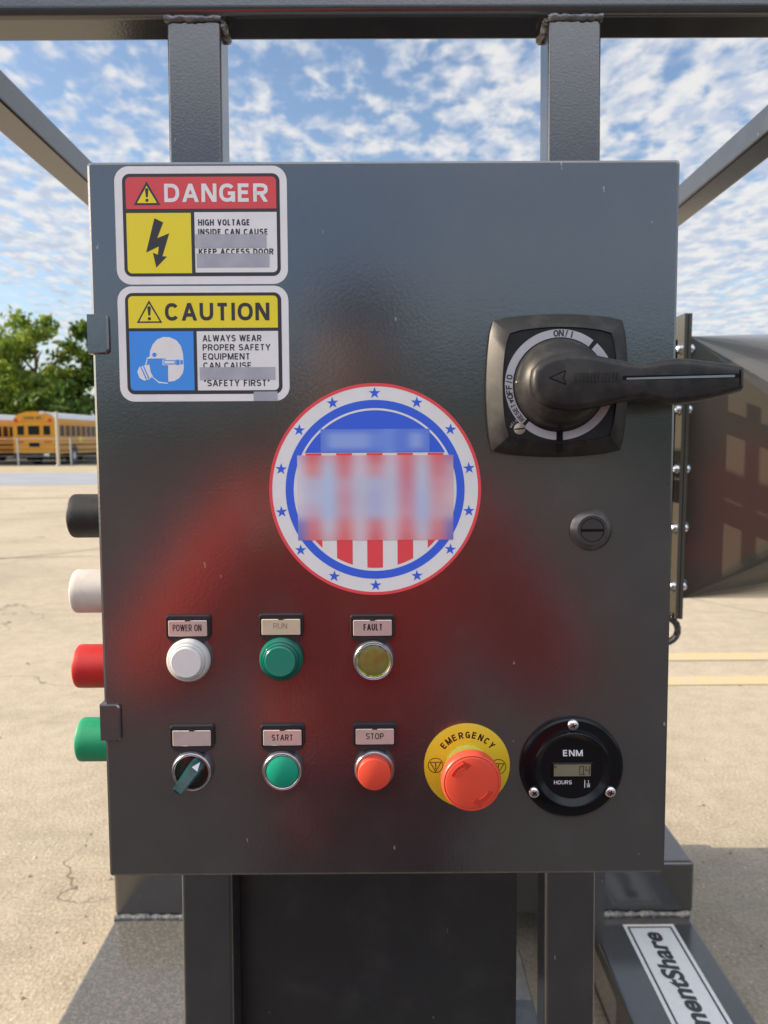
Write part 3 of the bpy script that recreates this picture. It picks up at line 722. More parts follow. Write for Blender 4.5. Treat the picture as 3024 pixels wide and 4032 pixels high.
obj('lettering', tx, INK_K, st, recalc=False)
for x0, z0, x1, z1 in ((-128.7, 105.5, -76.1, 114.2), (-91.4, 90.8, -74.9, 97.3)):
    obj('grey_bar', MB().sheet(L([(x0, z0), (x1, z0), (x1, z1), (x0, z1)]), .48), INK_G1, st)

# round sticker
CX, CZ = -7.2, 28.2
st = on_door('round_sticker', 'round red, white and blue sticker with stars and stripes in the middle of the door', 'sticker', CX, CZ)
obj('backing', MB().stack([(circ(0, 0, 74.6, 128), 0), (circ(0, 0, 74.6, 128), .16)], cap0=False), STICK_W, st)
obj('red_rim', MB().ring(circ(0, 0, 74.6, 128), circ(0, 0, 72.4, 128), .24), RND_R, st)
obj('blue_ring', MB().ring(circ(0, 0, 63.0, 128), circ(0, 0, 57.3, 128), .24), RND_B, st)
cut = 54.2 - CZ
def seg_above(r, z, n=60):
    a0 = math.asin(z / r); return [(r * math.cos(a0 + (math.pi - 2 * a0) * i / n), r * math.sin(a0 + (math.pi - 2 * a0) * i / n)) for i in range(n + 1)]
obj('blue_field', MB().sheet(seg_above(55.8, cut + .3), .24), RND_B, st)
sr_ = MB()
for k in range(-2, 3):
    xa, xb = -.35 + k * 21.4 - 5.5, -.35 + k * 21.4 + 5.6
    pts = []
    zt = cut
    zbf = lambda x: -math.sqrt(max(0, 55.6 ** 2 - x * x)) + .4
    xs_ = [xa + (xb - xa) * i / 8 for i in range(9)]
    sr_.sheet([(xa, min(zt, -zbf(xa))), (xb, min(zt, -zbf(xb)))] + [(x, zbf(x)) for x in xs_[::-1]], .24)
obj('stripe', sr_, RND_R, st)
for k in range(14):
    a = R(90 + 360 / 14 * k)
    x, z = 67.7 * math.cos(a), 67.7 * math.sin(a)
    rt = math.sin(k * 1.9) * .1 if k % 7 else 0
    pts = []
    for i in range(10):
        rr_ = 4.3 if i % 2 == 0 else 1.68
        b = math.pi / 2 + i * math.pi / 5 + rt
        pts.append((x + rr_ * math.cos(b), z + rr_ * math.sin(b)))
    obj('star', MB().sheet(pts, .24), RND_B, st)
def colour_patch(name, x0, z0, x1, z1, rows, h, parent, up=5):
    nr, nc = len(rows), len(rows[0])
    gr, gc = (nr - 1) * up + 1, (nc - 1) * up + 1
    mb = MB(); cols = []
    sm = lambda t: t * t * (3 - 2 * t)
    for i in range(gr):
        for j in range(gc):
            a, b = i / up, j / up; i0, j0 = min(int(a), nr - 2), min(int(b), nc - 2); u, v = sm(a - i0), sm(b - j0)
            c = [rows[i0][j0][k] * (1 - u) * (1 - v) + rows[i0 + 1][j0][k] * u * (1 - v) + rows[i0][j0 + 1][k] * (1 - u) * v + rows[i0 + 1][j0 + 1][k] * u * v for k in range(3)]
            cols.append(ink(c)); mb.v.append(P(x0 + (x1 - x0) * j / (gc - 1), z1 - (z1 - z0) * i / (gr - 1), h))
    for i in range(gr - 1):
        for j in range(gc - 1): mb.f.append((i * gc + j, i * gc + j + 1, (i + 1) * gc + j + 1, (i + 1) * gc + j))
    me = bpy.data.meshes.new(name); me.from_pydata(mb.v, [], mb.f)
    ca = me.color_attributes.new('print', 'FLOAT_COLOR', 'POINT')
    for i, c in enumerate(cols): ca.data[i].color = (*c, 1)
    m = mat(name + '_print', (.5, .5, .5), .42, 0, .35)
    at = N(m.node_tree, 'ShaderNodeAttribute', attribute_name='print')
    m.node_tree.links.new(at.outputs['Color'], m.node_tree.nodes['Principled BSDF'].inputs['Base Color'])
    return link(name, me, m, parent, recalc=False)
rows = [
 [(185,175,215),(205,110,125),(200,165,195),(205,112,128),(200,175,205),(205,112,128),(200,175,205),(205,122,142),(195,175,205),(205,112,128),(165,130,180)],
 [(200,195,225),(205,140,155),(178,188,226),(200,132,152),(195,185,215),(200,150,175),(190,185,220),(200,125,150),(182,187,222),(200,130,150),(190,160,195)],
 [(198,197,225),(182,182,220),(172,190,234),(192,160,190),(182,187,222),(172,180,226),(182,184,222),(195,132,165),(178,187,227),(200,150,175),(200,170,195)],
 [(202,200,226),(180,187,226),(170,189,234),(192,150,180),(180,182,218),(169,173,223),(182,187,226),(195,140,170),(171,184,230),(198,160,185),(205,180,200)],
 [(190,190,225),(190,170,205),(170,187,232),(192,155,185),(184,184,220),(171,176,226),(184,190,226),(198,150,178),(168,182,230),(195,165,190),(190,170,200)],
 [(125,125,205),(200,130,150),(190,187,217),(205,130,145),(200,182,207),(200,130,150),(200,182,211),(205,130,150),(182,182,216),(200,135,155),(130,120,195)],
 [(105,120,210),(205,112,128),(195,170,195),(212,112,122),(200,180,205),(207,108,122),(200,180,205),(207,112,128),(195,175,205),(205,120,140),(110,110,200)]]
colour_patch('emblem_patch', -61.8 - CX, -7.1 - CZ, 47.8 - CX, 52.7 - CZ, rows, .42, st)
b0, b1, b2 = (92, 125, 228), (135, 160, 235), (108, 140, 232)
rows = [[b0, b0, b0, b0, b0, b2, b0, b0, b0], [b0, b1, b1, b1, b2, b2, b0, b1, b0], [b0, b1, b1, b1, b2, b2, b0, b1, b0], [b0, b0, b0, b0, b0, b2, b0, b0, b0]]
colour_patch('title_patch', -45.2 - CX, 54.8 - CZ, 31.1 - CX, 71.0 - CZ, rows, .42, st)
# thin white arc inside the blue ring, upper part
th = MB()
a0 = math.asin((cut) / 57.2)
oa = [(57.2 * math.cos(a), 57.2 * math.sin(a)) for a in [a0 + (math.pi - 2 * a0) * i / 60 for i in range(61)]]
ia = [(55.8 * math.cos(a), 55.8 * math.sin(a)) for a in [a0 + (math.pi - 2 * a0) * i / 60 for i in range(61)]]
th.sheet(oa + ia[::-1], .32); obj('white_arc', th, STICK_W, st)

# ---- legend plates and 22 mm operators
def legend(parent, x, z, word, box, plate, inkm, bold=.012):
    """holder above an operator at the local origin; x, z = holder centre"""
    w, zt, zb = 15.8, z + 8.6, z - 8.2
    out = [(x - w, zt - 1.2), (x - w, zb + 2.6), (x - w + 1.6, zb - .4), (x - w + 4.6, zb - 2.2)]
    arc = []
    for i in range(13):
        a = R(133 - 86 * i / 12); arc.append((15.0 * math.cos(a) + x * 0, 15.0 * math.sin(a)))
    arc = [p for p in arc if p[1] > zb - 3.4]
    out += arc + [(x + w - 4.6, zb - 2.2), (x + w - 1.6, zb - .4), (x + w, zb + 2.6), (x + w, zt - 1.2), (x + w - 1.2, zt), (x - w + 1.2, zt)]
    cx = sum(p[0] for p in out) / len(out); cz = sum(p[1] for p in out) / len(out)
    sh = lambda k: [(cx + (px - cx) * k, cz + (pz - cz) * k) for px, pz in out]
    hol = obj('legend_holder', MB().stack([(out, 0), (out, 2.6), (sh(.975), 3.6)]), HOLDER, parent, angle=30)
    lip = MB()
    bx0, bx1, bz0, bz1 = x - 13.7, x + 13.7, z - 6.0, z + 5.4
    obj('legend_recess', MB().stack([(rr(bx0 - .7, bz0 - .6, bx1 + .7, bz1 + .6, .6, 3), 3.5), (rr(bx0 - .7, bz0 - .6, bx1 + .7, bz1 + .6, .6, 3), 3.75)]), PIT, hol)
    pt = obj('legend_plate', MB().stack([(rr(bx0, bz0, bx1, bz1, .7, 4), 3.6), (rr(bx0, bz0, bx1, bz1, .7, 4), 4.1), (rr(bx0 + .4, bz0 + .4, bx1 - .4, bz1 - .4, .6, 4), 4.4)]), plate, parent, angle=20)
    obj('legend_notch', MB().stack([([(x - 1.8, bz1 - .45), (x + 1.8, bz1 - .45), (x + 1.8, bz1 + .7), (x - 1.8, bz1 + .7)], 3.7), ([(x - 1.8, bz1 - .45), (x + 1.8, bz1 - .45), (x + 1.8, bz1 + .7), (x - 1.8, bz1 + .7)], 4.55)]), HOLDER, hol)
    if word:
        t = MB(); letters(t, word, x + box[0], z + box[1], x + box[2], z + box[3], 4.47, bold); obj('lettering', t, inkm, pt, recalc=False)
def bezel(parent, hgt=7.0, r0=14.6, r1=14.0, ri=11.9):
    obj('bezel', MB().rev([(r0, 0), (r0, hgt * .55), (r0 - .5, hgt * .8)], cap1=False), DULLZINC, parent, angle=60)
    obj('bezel_rim', MB().rev([(r0 - .5, hgt * .8), (r1 - .1, hgt - .5), (r1 - .6, hgt), (r1 - 1.1, hgt - .15), (r1 - 1.2, hgt - .45), (r1 - 1.35, hgt - .15), (ri + .3, hgt), (ri, hgt - .3), (ri - .05, 2.0)], cap1=False), CHROME, parent, angle=35)
    obj('bore', MB().rev([(ri, 2.0), (.01, 2.0)], cap1=False), PIT, parent)
GRP = 'operators on the control box door'
def dome_lens(parent, m, mdark):
    obj('lens', MB().rev([(14.4, 0), (15.0, 1.5), (15.5, 3.2), (15.55, 5.0), (15.2, 6.6), (14.2, 8.2), (13.4, 8.6), (13.1, 8.3), (12.8, 9.4), (12.2, 10.6), (11.7, 10.9), (11.4, 10.6), (11.0, 11.8), (10.5, 12.3)], cap1=False), mdark, parent, angle=24)
    obj('lens_face', MB().rev([(10.5, 12.3), (10.1, 12.5), (.01, 12.6)], cap1=False), m, parent, angle=24)
LENS_W2 = mat('white_lens_rim', (0.60, 0.61, 0.60), 0.16, 0, 0.7, sss=.3)
o = on_door('pilot_light', 'round white pilot light under the POWER ON legend', 'pilot light', -140.2, -91.6, GRP)
dome_lens(o, LENS_W, LENS_W2); legend(o, -.2, 23.0, 'POWER ON', (-10.5, -2.2, 9.8, 2.6), PLATE_W, TXT_D, .004)
o = on_door('pilot_light', 'round green domed pilot light under the faded RUN legend', 'pilot light', -74.5, -91.2, GRP)
dome_lens(o, LENS_G, LENS_G2); legend(o, .1, 23.2, 'RUN', (-5.4, -1.3, 4.3, 2.6), PLATE_C, TXT_F, .0)
o = on_door('pilot_light', 'clear amber pilot light in a chrome ring under the FAULT legend', 'pilot light', -9.0, -92.6, GRP)
bezel(o, 7.0)
obj('lens', MB().rev([(10.9, 5.4), (10.2, 5.8), (7, 6.3), (.01, 6.6)], cap1=False), LENS_Y, o, angle=60)
obj('lens_edge', MB().rev([(11.85, 5.8), (11.3, 6.2), (10.9, 5.4)], cap1=False), LENS_YE, o)
legend(o, -.6, 23.6, 'FAULT', (-6.4, -2.0, 7.0, 2.7), PLATE_W, TXT_D, .019)
o = on_door('selector_switch', 'green lever selector switch with white arrowhead under the blank legend', 'selector switch', -139.6, -172.6, GRP)
bezel(o, 7.0)
obj('dial', MB().rev([(11.85, 4.6), (9.6, 4.9), (9.3, 4.4), (7.4, 4.6), (7.2, 5.0), (.01, 5.0)], cap1=False), SEL_D, o, angle=20)
la = R(50)                                        # lever axis, pointing to the upper right
ux, uz = math.cos(la), math.sin(la); vx, vz = -uz, ux
def lev(a, b, h): return P(ux * a + vx * b, uz * a + vz * b, h)
lv = MB()
secs = [(11.2, 4.2, 4.8, 7.0, 3.0), (8.0, 5.4, 4.8, 8.6, 3.8), (2.0, 5.0, 4.8, 13.0, 3.3), (-4.0, 4.4, 4.8, 19.0, 2.9), (-9.2, 4.0, 8, 22.6, 2.9), (-10.6, 3.5, 12, 22.4, 2.7)]
lv.loft([[lev(a, -wb, hb_), lev(a, wb, hb_), lev(a, wb * .96, ht - 1.2), lev(a, wt, ht), lev(a, -wt, ht), lev(a, -wb * .96, ht - 1.2)] for a, wb, hb_, ht, wt in secs])
lvo = obj('lever', lv, SEL_G, o, angle=30)
obj('arrowhead', MB().add([lev(10.4, 0, 7.75), lev(5.2, 2.5, 10.9), lev(5.2, -2.5, 10.9)], [(0, 1, 2)]), WHITE_P, lvo, recalc=False)
legend(o, .2, 24.3, None, None, PLATE_W, TXT_D)
o = on_door('push_button', 'flush green push button in a chrome ring under the START legend', 'push button', -74.8, -172.6, GRP)
bezel(o, 7.0)
obj('cap', MB().rev([(11.5, 3), (11.5, 6.6), (11.1, 7.0), (.01, 7.0)], cap1=False), BTN_G, o, angle=50)
legend(o, .2, 24.3, 'START', (-7.6, -2.2, 7.6, 2.2), PLATE_W, TXT_D, .012)
o = on_door('push_button', 'raised red push button in a chrome ring under the STOP legend', 'push button', -8.9, -172.2, GRP)
bezel(o, 7.0)
obj('cap', MB().rev([(11.5, 3), (11.6, 12.6), (11.4, 13.4), (10.8, 13.8), (.01, 13.9)], cap1=False), BTN_R, o, angle=50)
legend(o, .4, 24.3, 'STOP', (-6.4, -2.0, 6.4, 2.4), PLATE_W, TXT_D, .008)

# emergency stop
o = on_door('emergency_stop', 'big red mushroom emergency stop button on a round yellow plate', 'emergency stop button', 57.9, -171.2, GRP)
pt = obj('yellow_plate', MB().rev([(31.0, 0), (31.0, .9), (30.6, 1.2), (.01, 1.2)], cap1=False), ES_Y, o, angle=50)
tx = MB(); arc_letters(tx, 'EMERGENCY', .4, 0, 22.9, 139, 41, 4.9, 3.3, 1.30, .026); obj('lettering', tx, TXT_D, pt, recalc=False)
sy = MB()
for cx_, cz_ in ((-22.7, .5), (22.7, -.8)):
    sy.ring(circ(cx_, cz_, 5.6, 40), circ(cx_, cz_, 5.1, 40), 1.30)
    t3 = [(cx_ + 5.1 * math.cos(R(a)), cz_ + 5.1 * math.sin(R(a)) + .0) for a in (150, 30, 270)]
    t4 = [(cx_ + 4.1 * math.cos(R(a)), cz_ + 4.1 * math.sin(R(a))) for a in (150, 30, 270)]
    sy.ring(t3, t4, 1.38)
    sy.sheet([(cx_ - .3, cz_ - 1.4), (cx_ + .3, cz_ - 1.4), (cx_ + .3, cz_ + 1.8), (cx_ - .3, cz_ + 1.8)], 1.46); sy.sheet(circ(cx_, cz_ - 2.2, .5, 12), 1.46)
obj('stop_symbol', sy, TXT_D, pt)
obj('collar', MB().rev([(15.8, 1.2), (15.6, 2.4), (15.0, 2.8), (13.4, 6.0), (12.8, 6.2)], cap1=False), ES_Y2, o, angle=30)
obj('neck', MB().rev([(13.0, 3), (13.0, 16), (15.5, 21)], cap1=False), BTN_RD, o)
cp_ = obj('mushroom_cap', MB().rev([(15.5, 20.6), (19.4, 21.4), (20.5, 22.6), (20.7, 25.0), (20.5, 28.6), (20.0, 30.2), (19.2, 31.0), (18.7, 31.0), (18.5, 30.6), (18.2, 31.0), (17.4, 31.3), (9, 31.8), (.01, 31.9)], cap1=False, n=80), BTN_R, o, angle=40)
ar = MB()
for base in (0, 180):
    a_s, a_e = base + 158, base + 112
    oa = [(15.2 * math.cos(R(a_s + (a_e - a_s) * i / 14)), 15.2 * math.sin(R(a_s + (a_e - a_s) * i / 14))) for i in range(15)]
    ia = [(12.4 * math.cos(R(a_s + (a_e - a_s) * i / 14)), 12.4 * math.sin(R(a_s + (a_e - a_s) * i / 14))) for i in range(15)]
    e1, e2, tp = R(a_e), R(a_e), R(a_e - 20)
    hd_ = [(17.1 * math.cos(e1), 17.1 * math.sin(e1)), (13.2 * math.cos(tp), 13.2 * math.sin(tp)), (10.4 * math.cos(e2), 10.4 * math.sin(e2))]
    ol = oa + hd_ + ia[::-1]
    ar.stack([(ol, 31.2), (ol, 31.86)])
obj('turn_arrow', ar, BTN_RD, cp_, angle=20)
hl = MB()
for base in (0, 180):
    for (ra, rb) in ((12.2, 12.5),):
        a_s, a_e = base + 158, base + 114
        pa = [(rb * math.cos(R(a_s + (a_e - a_s) * i / 14)), rb * math.sin(R(a_s + (a_e - a_s) * i / 14))) for i in range(15)]
        pb = [(ra * math.cos(R(a_s + (a_e - a_s) * i / 14)), ra * math.sin(R(a_s + (a_e - a_s) * i / 14))) for i in range(15)]
        hl.stack([(pa + pb[::-1], 31.3), (pa + pb[::-1], 32.05)])
obj('arrow_edge', hl, BTN_R, cp_)

# hour meter
o = on_door('hour_meter', 'round black hour meter with small LCD and three silver screws', 'hour meter', 133.2, -172.6, GRP)
obj('flange', MB().rev([(37.2, 0), (37.2, 2.2), (36.6, 3.4), (35.2, 4.2), (29.2, 4.6), (28.2, 5.0), (27.4, 7.0), (26.6, 7.4), (25.8, 7.0), (22.6, 4.2), (22.2, 4.0), (.01, 4.0)], cap1=False, n=96), GLOSSBLK, o, angle=24)
for a in (90, 212, -32):
    x, z = 32.2 * math.cos(R(a)), 32.2 * math.sin(R(a))
    sc = obj('screw', MB().rev([(4.1, 4.2), (4.2, 4.9), (3.7, 5.9), (2.4, 6.7), (.01, 7.0)], (x, z), 28, cap1=False), ZINC, o, angle=50)
    cr_ = MB()
    for th_ in (20 + a, 110 + a):
        c, s_ = math.cos(R(th_)), math.sin(R(th_))
        q4 = [(x + u * c - v * s_, z + u * s_ + v * c) for u, v in ((-1.9, -.42), (1.9, -.42), (1.9, .42), (-1.9, .42))]
        cr_.stack([(q4, 6.0), (q4, 7.06)])
    obj('cross_slot', cr_, PIT, sc)
w0, w1, w2, w3 = -13.3, 13.2, -5.4, 3.3
obj('window_bezel', MB().stack([(rr(w0 - 2.6, w2 - 1.6, w1 + 2.6, w3 + 1.2, 1, 3), 4.0), (rr(w0 - .3, w2 - .3, w1 + .3, w3 + .3, .4, 3), 4.5)]), GLOSSBLK, o, angle=20)
ld = obj('lcd', MB().sheet([(w0, w2), (w1, w2), (w1, w3), (w0, w3)], 4.62), LCD, o)
dg = MB()
def seven(x, z, w, h, segs):
    t_ = .55
    S7 = {'a': (x, z + h - t_, x + w, z + h), 'g': (x, z + h / 2 - t_ / 2, x + w, z + h / 2 + t_ / 2), 'd': (x, z, x + w, z + t_), 'f': (x, z + h / 2, x + t_, z + h), 'b': (x + w - t_, z + h / 2, x + w, z + h), 'e': (x, z, x + t_, z + h / 2), 'c': (x + w - t_, z, x + w, z + h / 2)}
    for s_ in segs: a, b, c, d_ = S7[s_]; g_ = .07; dg.sheet([(a + g_, b + g_), (c - g_, b + g_), (c - g_, d_ - g_), (a + g_, d_ - g_)], 4.74)
seven(5.0, -4.5, 3.2, 6.6, 'abcdef'); seven(9.4, -4.5, 3.2, 6.6, 'bcfg'); dg.sheet(circ(8.8, -4.2, .35, 10), 4.74)
letters(dg, 'H', -12.8, .6, -11.6, 2.5, 4.74, .02)
obj('digits', dg, PIT, ld, recalc=False)
tx = MB(); letters(tx, 'HOURS', -13.0, -11.5, -.2, -8.7, 4.12, .012)
tx.sheet([(8.9, -14.2), (9.4, -14.2), (9.4, -8.4), (8.9, -8.4)], 4.12); letters(tx, '1', 11.3, -10.9, 12.0, -8.7, 4.12, .02); letters(tx, '10', 10.6, -13.9, 12.9, -11.8, 4.12, .02); tx.sheet([(10.4, -11.5), (13.0, -11.5), (13.0, -11.2), (10.4, -11.2)], 4.12)
obj('lettering', tx, WHITE_P, o, recalc=False)
tx = MB(); letters(tx, 'ENM', -6.8, 9.2, 7.4, 13.8, 4.12, .028, 0, -.05); obj('maker_mark', tx, WHITE_P, o, recalc=False)

# quarter-turn lock
LOCKM = mat('dark_lock_metal', (0.09, 0.088, 0.09), 0.26, .55, .6)
o = on_door('quarter_turn_lock', 'small round dark slotted lock below the black rotary handle', 'lock', 145.0, -.6)
obj('escutcheon', MB().rev([(14.9, 0), (14.9, 1.0), (14.2, 1.8), (10.9, 4.8), (10.5, 5.0), (8.4, 5.0), (8.2, 4.2)], cap1=False), LOCKM, o, angle=22)
obj('cam', MB().rev([(8.15, 2.6), (8.1, 4.4), (7.8, 4.7), (.01, 4.7)], cap1=False), LOCKM, o, angle=30)
sl = [(-8.0, -1.15), (8.0, -.95), (8.0, .95), (-8.0, .95)]
obj('slot', MB().stack([(sl, 3), (sl, 4.82)]), PIT, o)
obj('gap', MB().ring(circ(0, 0, 8.45, 48), circ(0, 0, 8.0, 48), 4.76), PIT, o)

# rotary disconnect switch
CX, CZ = 119.0, 99.8
o = on_door('rotary_disconnect', 'large black rotary disconnect switch whose long handle points right', 'disconnect switch', CX, CZ)
pl_ = lambda c, m: pillow(0, 0, c, m, 3)
obj('base_plate', MB().stack([(pl_(45.2, 49.0), 0), (pl_(45.2, 49.0), 5.0), (pl_(44.2, 48.0), 6.4), (pl_(35.6, 39.2), 13.8), (pl_(35.2, 38.8), 13.9), (pl_(34.8, 38.4), 12.6)]), DUSTBLK, o, angle=24)
obj('dial_face', MB().sheet(pl_(34.7, 38.3), 12.8), PLASTIC, o)
dr = MB()
def arc_band(mb, ro, ri, a0, a1, h, n=48):
    pa = [(ro * math.cos(R(a0 + (a1 - a0) * i / n)), ro * math.sin(R(a0 + (a1 - a0) * i / n))) for i in range(n + 1)]
    pb = [(ri * math.cos(R(a0 + (a1 - a0) * i / n)), ri * math.sin(R(a0 + (a1 - a0) * i / n))) for i in range(n + 1)]
    for i in range(n): mb.add([P(*pa[i], h), P(*pa[i + 1], h), P(*pb[i + 1], h), P(*pb[i], h)], [(0, 1, 2, 3)])
for a0, a1 in ((53, 226), (230, 267), (274, 342), (18, 48)): arc_band(dr, 37.4, 32.0, a0, a1, 13.0)
ring_o = obj('dial_ring', dr, GREY_P, o, recalc=False)
tx = MB()
arc_letters(tx, 'ON/I', 0, 0, 34.7, 95, 77, 4.4, 3.5, 13.12, .03)
arc_letters(tx, 'OFF/O', 0, 0, 34.7, 193, 171, 4.2, 3.3, 13.12, .03)
arc_letters(tx, 'RESET', 0, 0, 34.7, 222, 204, 3.2, 2.5, 13.12, .03)
a = R(198.5); tx.add([P(34.7 * math.cos(a) + dx, 34.7 * math.sin(a) + dz, 13.12) for dx, dz in ((-1.6, 1.3), (1.9, .9), (-.3, -1.6))], [(0, 1, 2)])
obj('lettering', tx, INK_K, ring_o, recalc=False)
tx = MB(); arc_letters(tx, 'RELEASE', -27.2, -29.6, 5.9, 165, 60, 1.5, 1.2, 12.95, .01); obj('release_lettering', tx, GREY_P, o, recalc=False)
rs = obj('release_screw', MB().rev([(4.0, 12.8), (4.0, 13.6), (3.6, 13.9), (.01, 13.9)], (-27.2, -29.6), 28, cap1=False), mat('grey_nylon', (.32, .29, .24), .4), o, angle=40)
obj('screw_slot', MB().sheet([(-30.6, -30.4), (-23.8, -29.8), (-23.8, -28.9), (-30.6, -29.5)], 13.98), PIT, rs)
obj('lock_hasp_slot', MB().stack([([(-1.8, -45.5), (2.4, -45.5), (2.4, -31), (-1.8, -31)], 12.0), ([(-1.8, -46.3), (2.4, -46.3), (2.4, -31), (-1.8, -31)], 13.4)]), PIT, o)
obj('hub', MB().rev([(31.2, 12.8), (31.0, 14.4), (29.8, 15.0), (29.4, 16), (28.6, 22), (26.6, 27.5), (22.5, 32.0), (16, 35.0), (.01, 36.5)], cap1=False, n=80), DUSTBLK, o, angle=28)
def outline(k=1.0, dz=0.0):
    top = [(-24, 2), (-23, 8), (-18, 13.5), (-10, 17.2), (0, 18.8), (8, 18.6), (18, 17.2), (30, 14.6), (40, 12.6), (47, 11.9), (54, 12.6), (62, 14.2), (70, 14.8), (80, 14.2), (92, 12.6), (104, 10.8), (112, 9.6), (114.2, 7.6)]
    bot = [(114.4, -4.5), (112.6, -7.2), (104, -9.4), (92, -12.2), (80, -14.2), (70, -14.9), (62, -14.6), (54, -12.8), (47, -11.9), (40, -12.6), (30, -14.8), (18, -17.2), (8, -18.6), (0, -18.8), (-10, -17.2), (-18, -13.5), (-23, -8), (-24, -2)]
    return [(x, z) for x, z in top], [(x, z) for x, z in bot]
tp_, bt_ = outline()
def inset(pts, d):
    n = len(pts); res = []
    for i in range(n):
        ax, az = pts[i - 1]; bx, bz = pts[(i + 1) % n]; dx, dz = bx - ax, bz - az; l_ = math.hypot(dx, dz)
        res.append((pts[i][0] + dz / l_ * -d, pts[i][1] + dx / l_ * d))
    return res
full = (tp_ + bt_)[::-1]                              # counter-clockwise
def lift(pts, h, tip=0.0): return [P(x, z, h + (tip * max(0, x) / 112)) for x, z in pts]
hn = MB().loft([lift(inset(full, 2.4), 21, 2), lift(full, 25, 2), lift(full, 34.0, 2.0), lift(inset(full, 1.0), 36.6, 2.0), lift(inset(full, 2.6), 38.2, 2.0), lift(inset(full, 4.8), 38.8, 2.0)])
hdl = obj('handle', hn, DUSTBLK, o, angle=34)
sl = [(34.6, .4), (109.6, 1.6), (109.6, 4.2), (34.6, 3.2)]
obj('slot', MB().add([P(x, z, 38.95 + 2.0 * x / 112) for x, z in sl], [(0, 1, 2, 3)]), PIT, hdl)
tab = [(37.0, .7), (106.5, 1.9), (106.5, 3.4), (37.0, 1.9)]
obj('lockout_tab', MB().add([P(x, z, 39.1 + 2.0 * x / 112) for x, z in tab], [(0, 1, 2, 3)]), mat('tab_metal', (.30, .34, .37), .35, .6), hdl)
rd = MB()
for k in range(13):
    x = 2.5 + k * 2.35
    q4 = [(x, -.6), (x + .95, -.6), (x + .95, 5.6), (x, 5.6)]
    rd.loft([[P(px, pz, 38.6 + .018 * px) for px, pz in q4], [P(px, pz, 39.7 + .018 * px) for px, pz in q4]])
obj('grip_rib', rd, DUSTBLK, hdl, angle=20)
aw = MB()
A = [(-12.6, 2.3), (-2.2, 6.8), (-3.6, 2.4), (-2.0, -2.2)]
for i in range(4):
    p0, p1 = A[i], A[(i + 1) % 4]; dx, dz = p1[0] - p0[0], p1[1] - p0[1]; l_ = math.hypot(dx, dz); nx, nz = -dz / l_ * .35, dx / l_ * .35
    aw.sheet([(p0[0] - nx, p0[1] - nz), (p1[0] - nx, p1[1] - nz), (p1[0] + nx, p1[1] + nz), (p0[0] + nx, p0[1] + nz)], 39.0 + i * .02)
obj('arrow_mark', aw, PIT, hdl, recalc=False)
obj('index_mark', MB().stack([([(-30.2, 1.0), (-26.2, 1.8), (-26.4, 3.0), (-30.4, 2.4)], 14.6), ([(-30.2, 1.0), (-26.2, 1.8), (-26.4, 3.0), (-30.4, 2.4)], 18.0)]), mat('worn_cream', (.42, .36, .25), .5), o)

# ---- cable inlet caps on the left side
for nm, m, zc, lab in (('black', CAP_K, 4.2, 'black rubber plug cap sticking out left of the box, topmost of four'), ('white', CAP_W, -58.2, 'white rubber plug cap sticking out of the left side of the box'),
                       ('red', CAP_R, -121.3, 'red rubber plug cap sticking out of the left side of the box'), ('green', CAP_G, -183.9, 'green rubber plug cap sticking out left of the box, lowest of four')):
    o = thing('plug_cap', lab, 'plug cap', (-.2000, .090, zc / 1000), 'coloured plug caps on the side of the control box')
    pr = [(0, .0176), (-.004, .0178), (-.050, .0180), (-.0540, .0180), (-.0553, .0175), (-.0558, .0164), (-.0558, .0001)]
    obj('cap', MB().loft([[(x, r * math.cos(2 * math.pi * i / 48), r * math.sin(2 * math.pi * i / 48)) for i in range(48)] for x, r in pr], False, True), m, o, angle=50)
    obj('socket_flange', MB().loft([[(x, r * math.cos(2 * math.pi * i / 32), r * math.sin(2 * math.pi * i / 32)) for i in range(32)] for x, r in ((.0, .021), (-.004, .021), (-.005, .019))], False, True), PLASTIC, o)

# ------------------------------------------------------------------ welded frame behind the box
fr = thing('machine_chassis', 'welded dark grey tube frame that carries the control box, with skid beams', 'machine frame', (0, 0, 0))
BY = .202                                            # post front face
for x0, x1 in ((-.2052, -.1538), (.1585, .2095)):
    pm = MB().box(x0, x1, BY, BY + .040, -1.30, .4678)
    for v in pm.v: v.y += .030 * (v.z + .25)
    bev(obj('post', pm, STEEL, fr), .004, 3)
ZB = .4680
BT = BY + .030 * (ZB + .25)                           # the posts lean back a little: front face at the top
bev(obj('top_beam', MB().box(-.66, .66, BT - .006, BT + .045, ZB, ZB + .070), STEEL, fr), .009, 4)
for x0, x1 in ((-.491, -.4445), (.500, .5475)):
    bev(obj('side_rail', MB().box(x0, x1, BT + .0452, 2.4, ZB, ZB + .038), STEEL, fr), .005, 3)
def bead(pts, r, seed):
    rnd = random.Random(seed); P_ = []
    for i in range(len(pts) - 1):
        a, b = Vector(pts[i]), Vector(pts[i + 1]); n = max(2, int((b - a).length / (r * 1.1)))
        for k in range(n): P_.append(a.lerp(b, k / n) + Vector((rnd.uniform(-1, 1), rnd.uniform(-1, 1), rnd.uniform(-1, 1))) * r * .16)
    P_.append(Vector(pts[-1]))
    return MB().tube(P_, [r * rnd.uniform(.75, 1.25) for _ in P_], 8)
for (x0, x1), sd in (((-.2060, -.1530), 1), ((.1577, .2103), 2)):
    obj('weld_bead', bead([(x0, BT - .0005, ZB - .0005), (x1, BT - .0005, ZB - .0005)], .0032, sd), WELD, fr, angle=70)
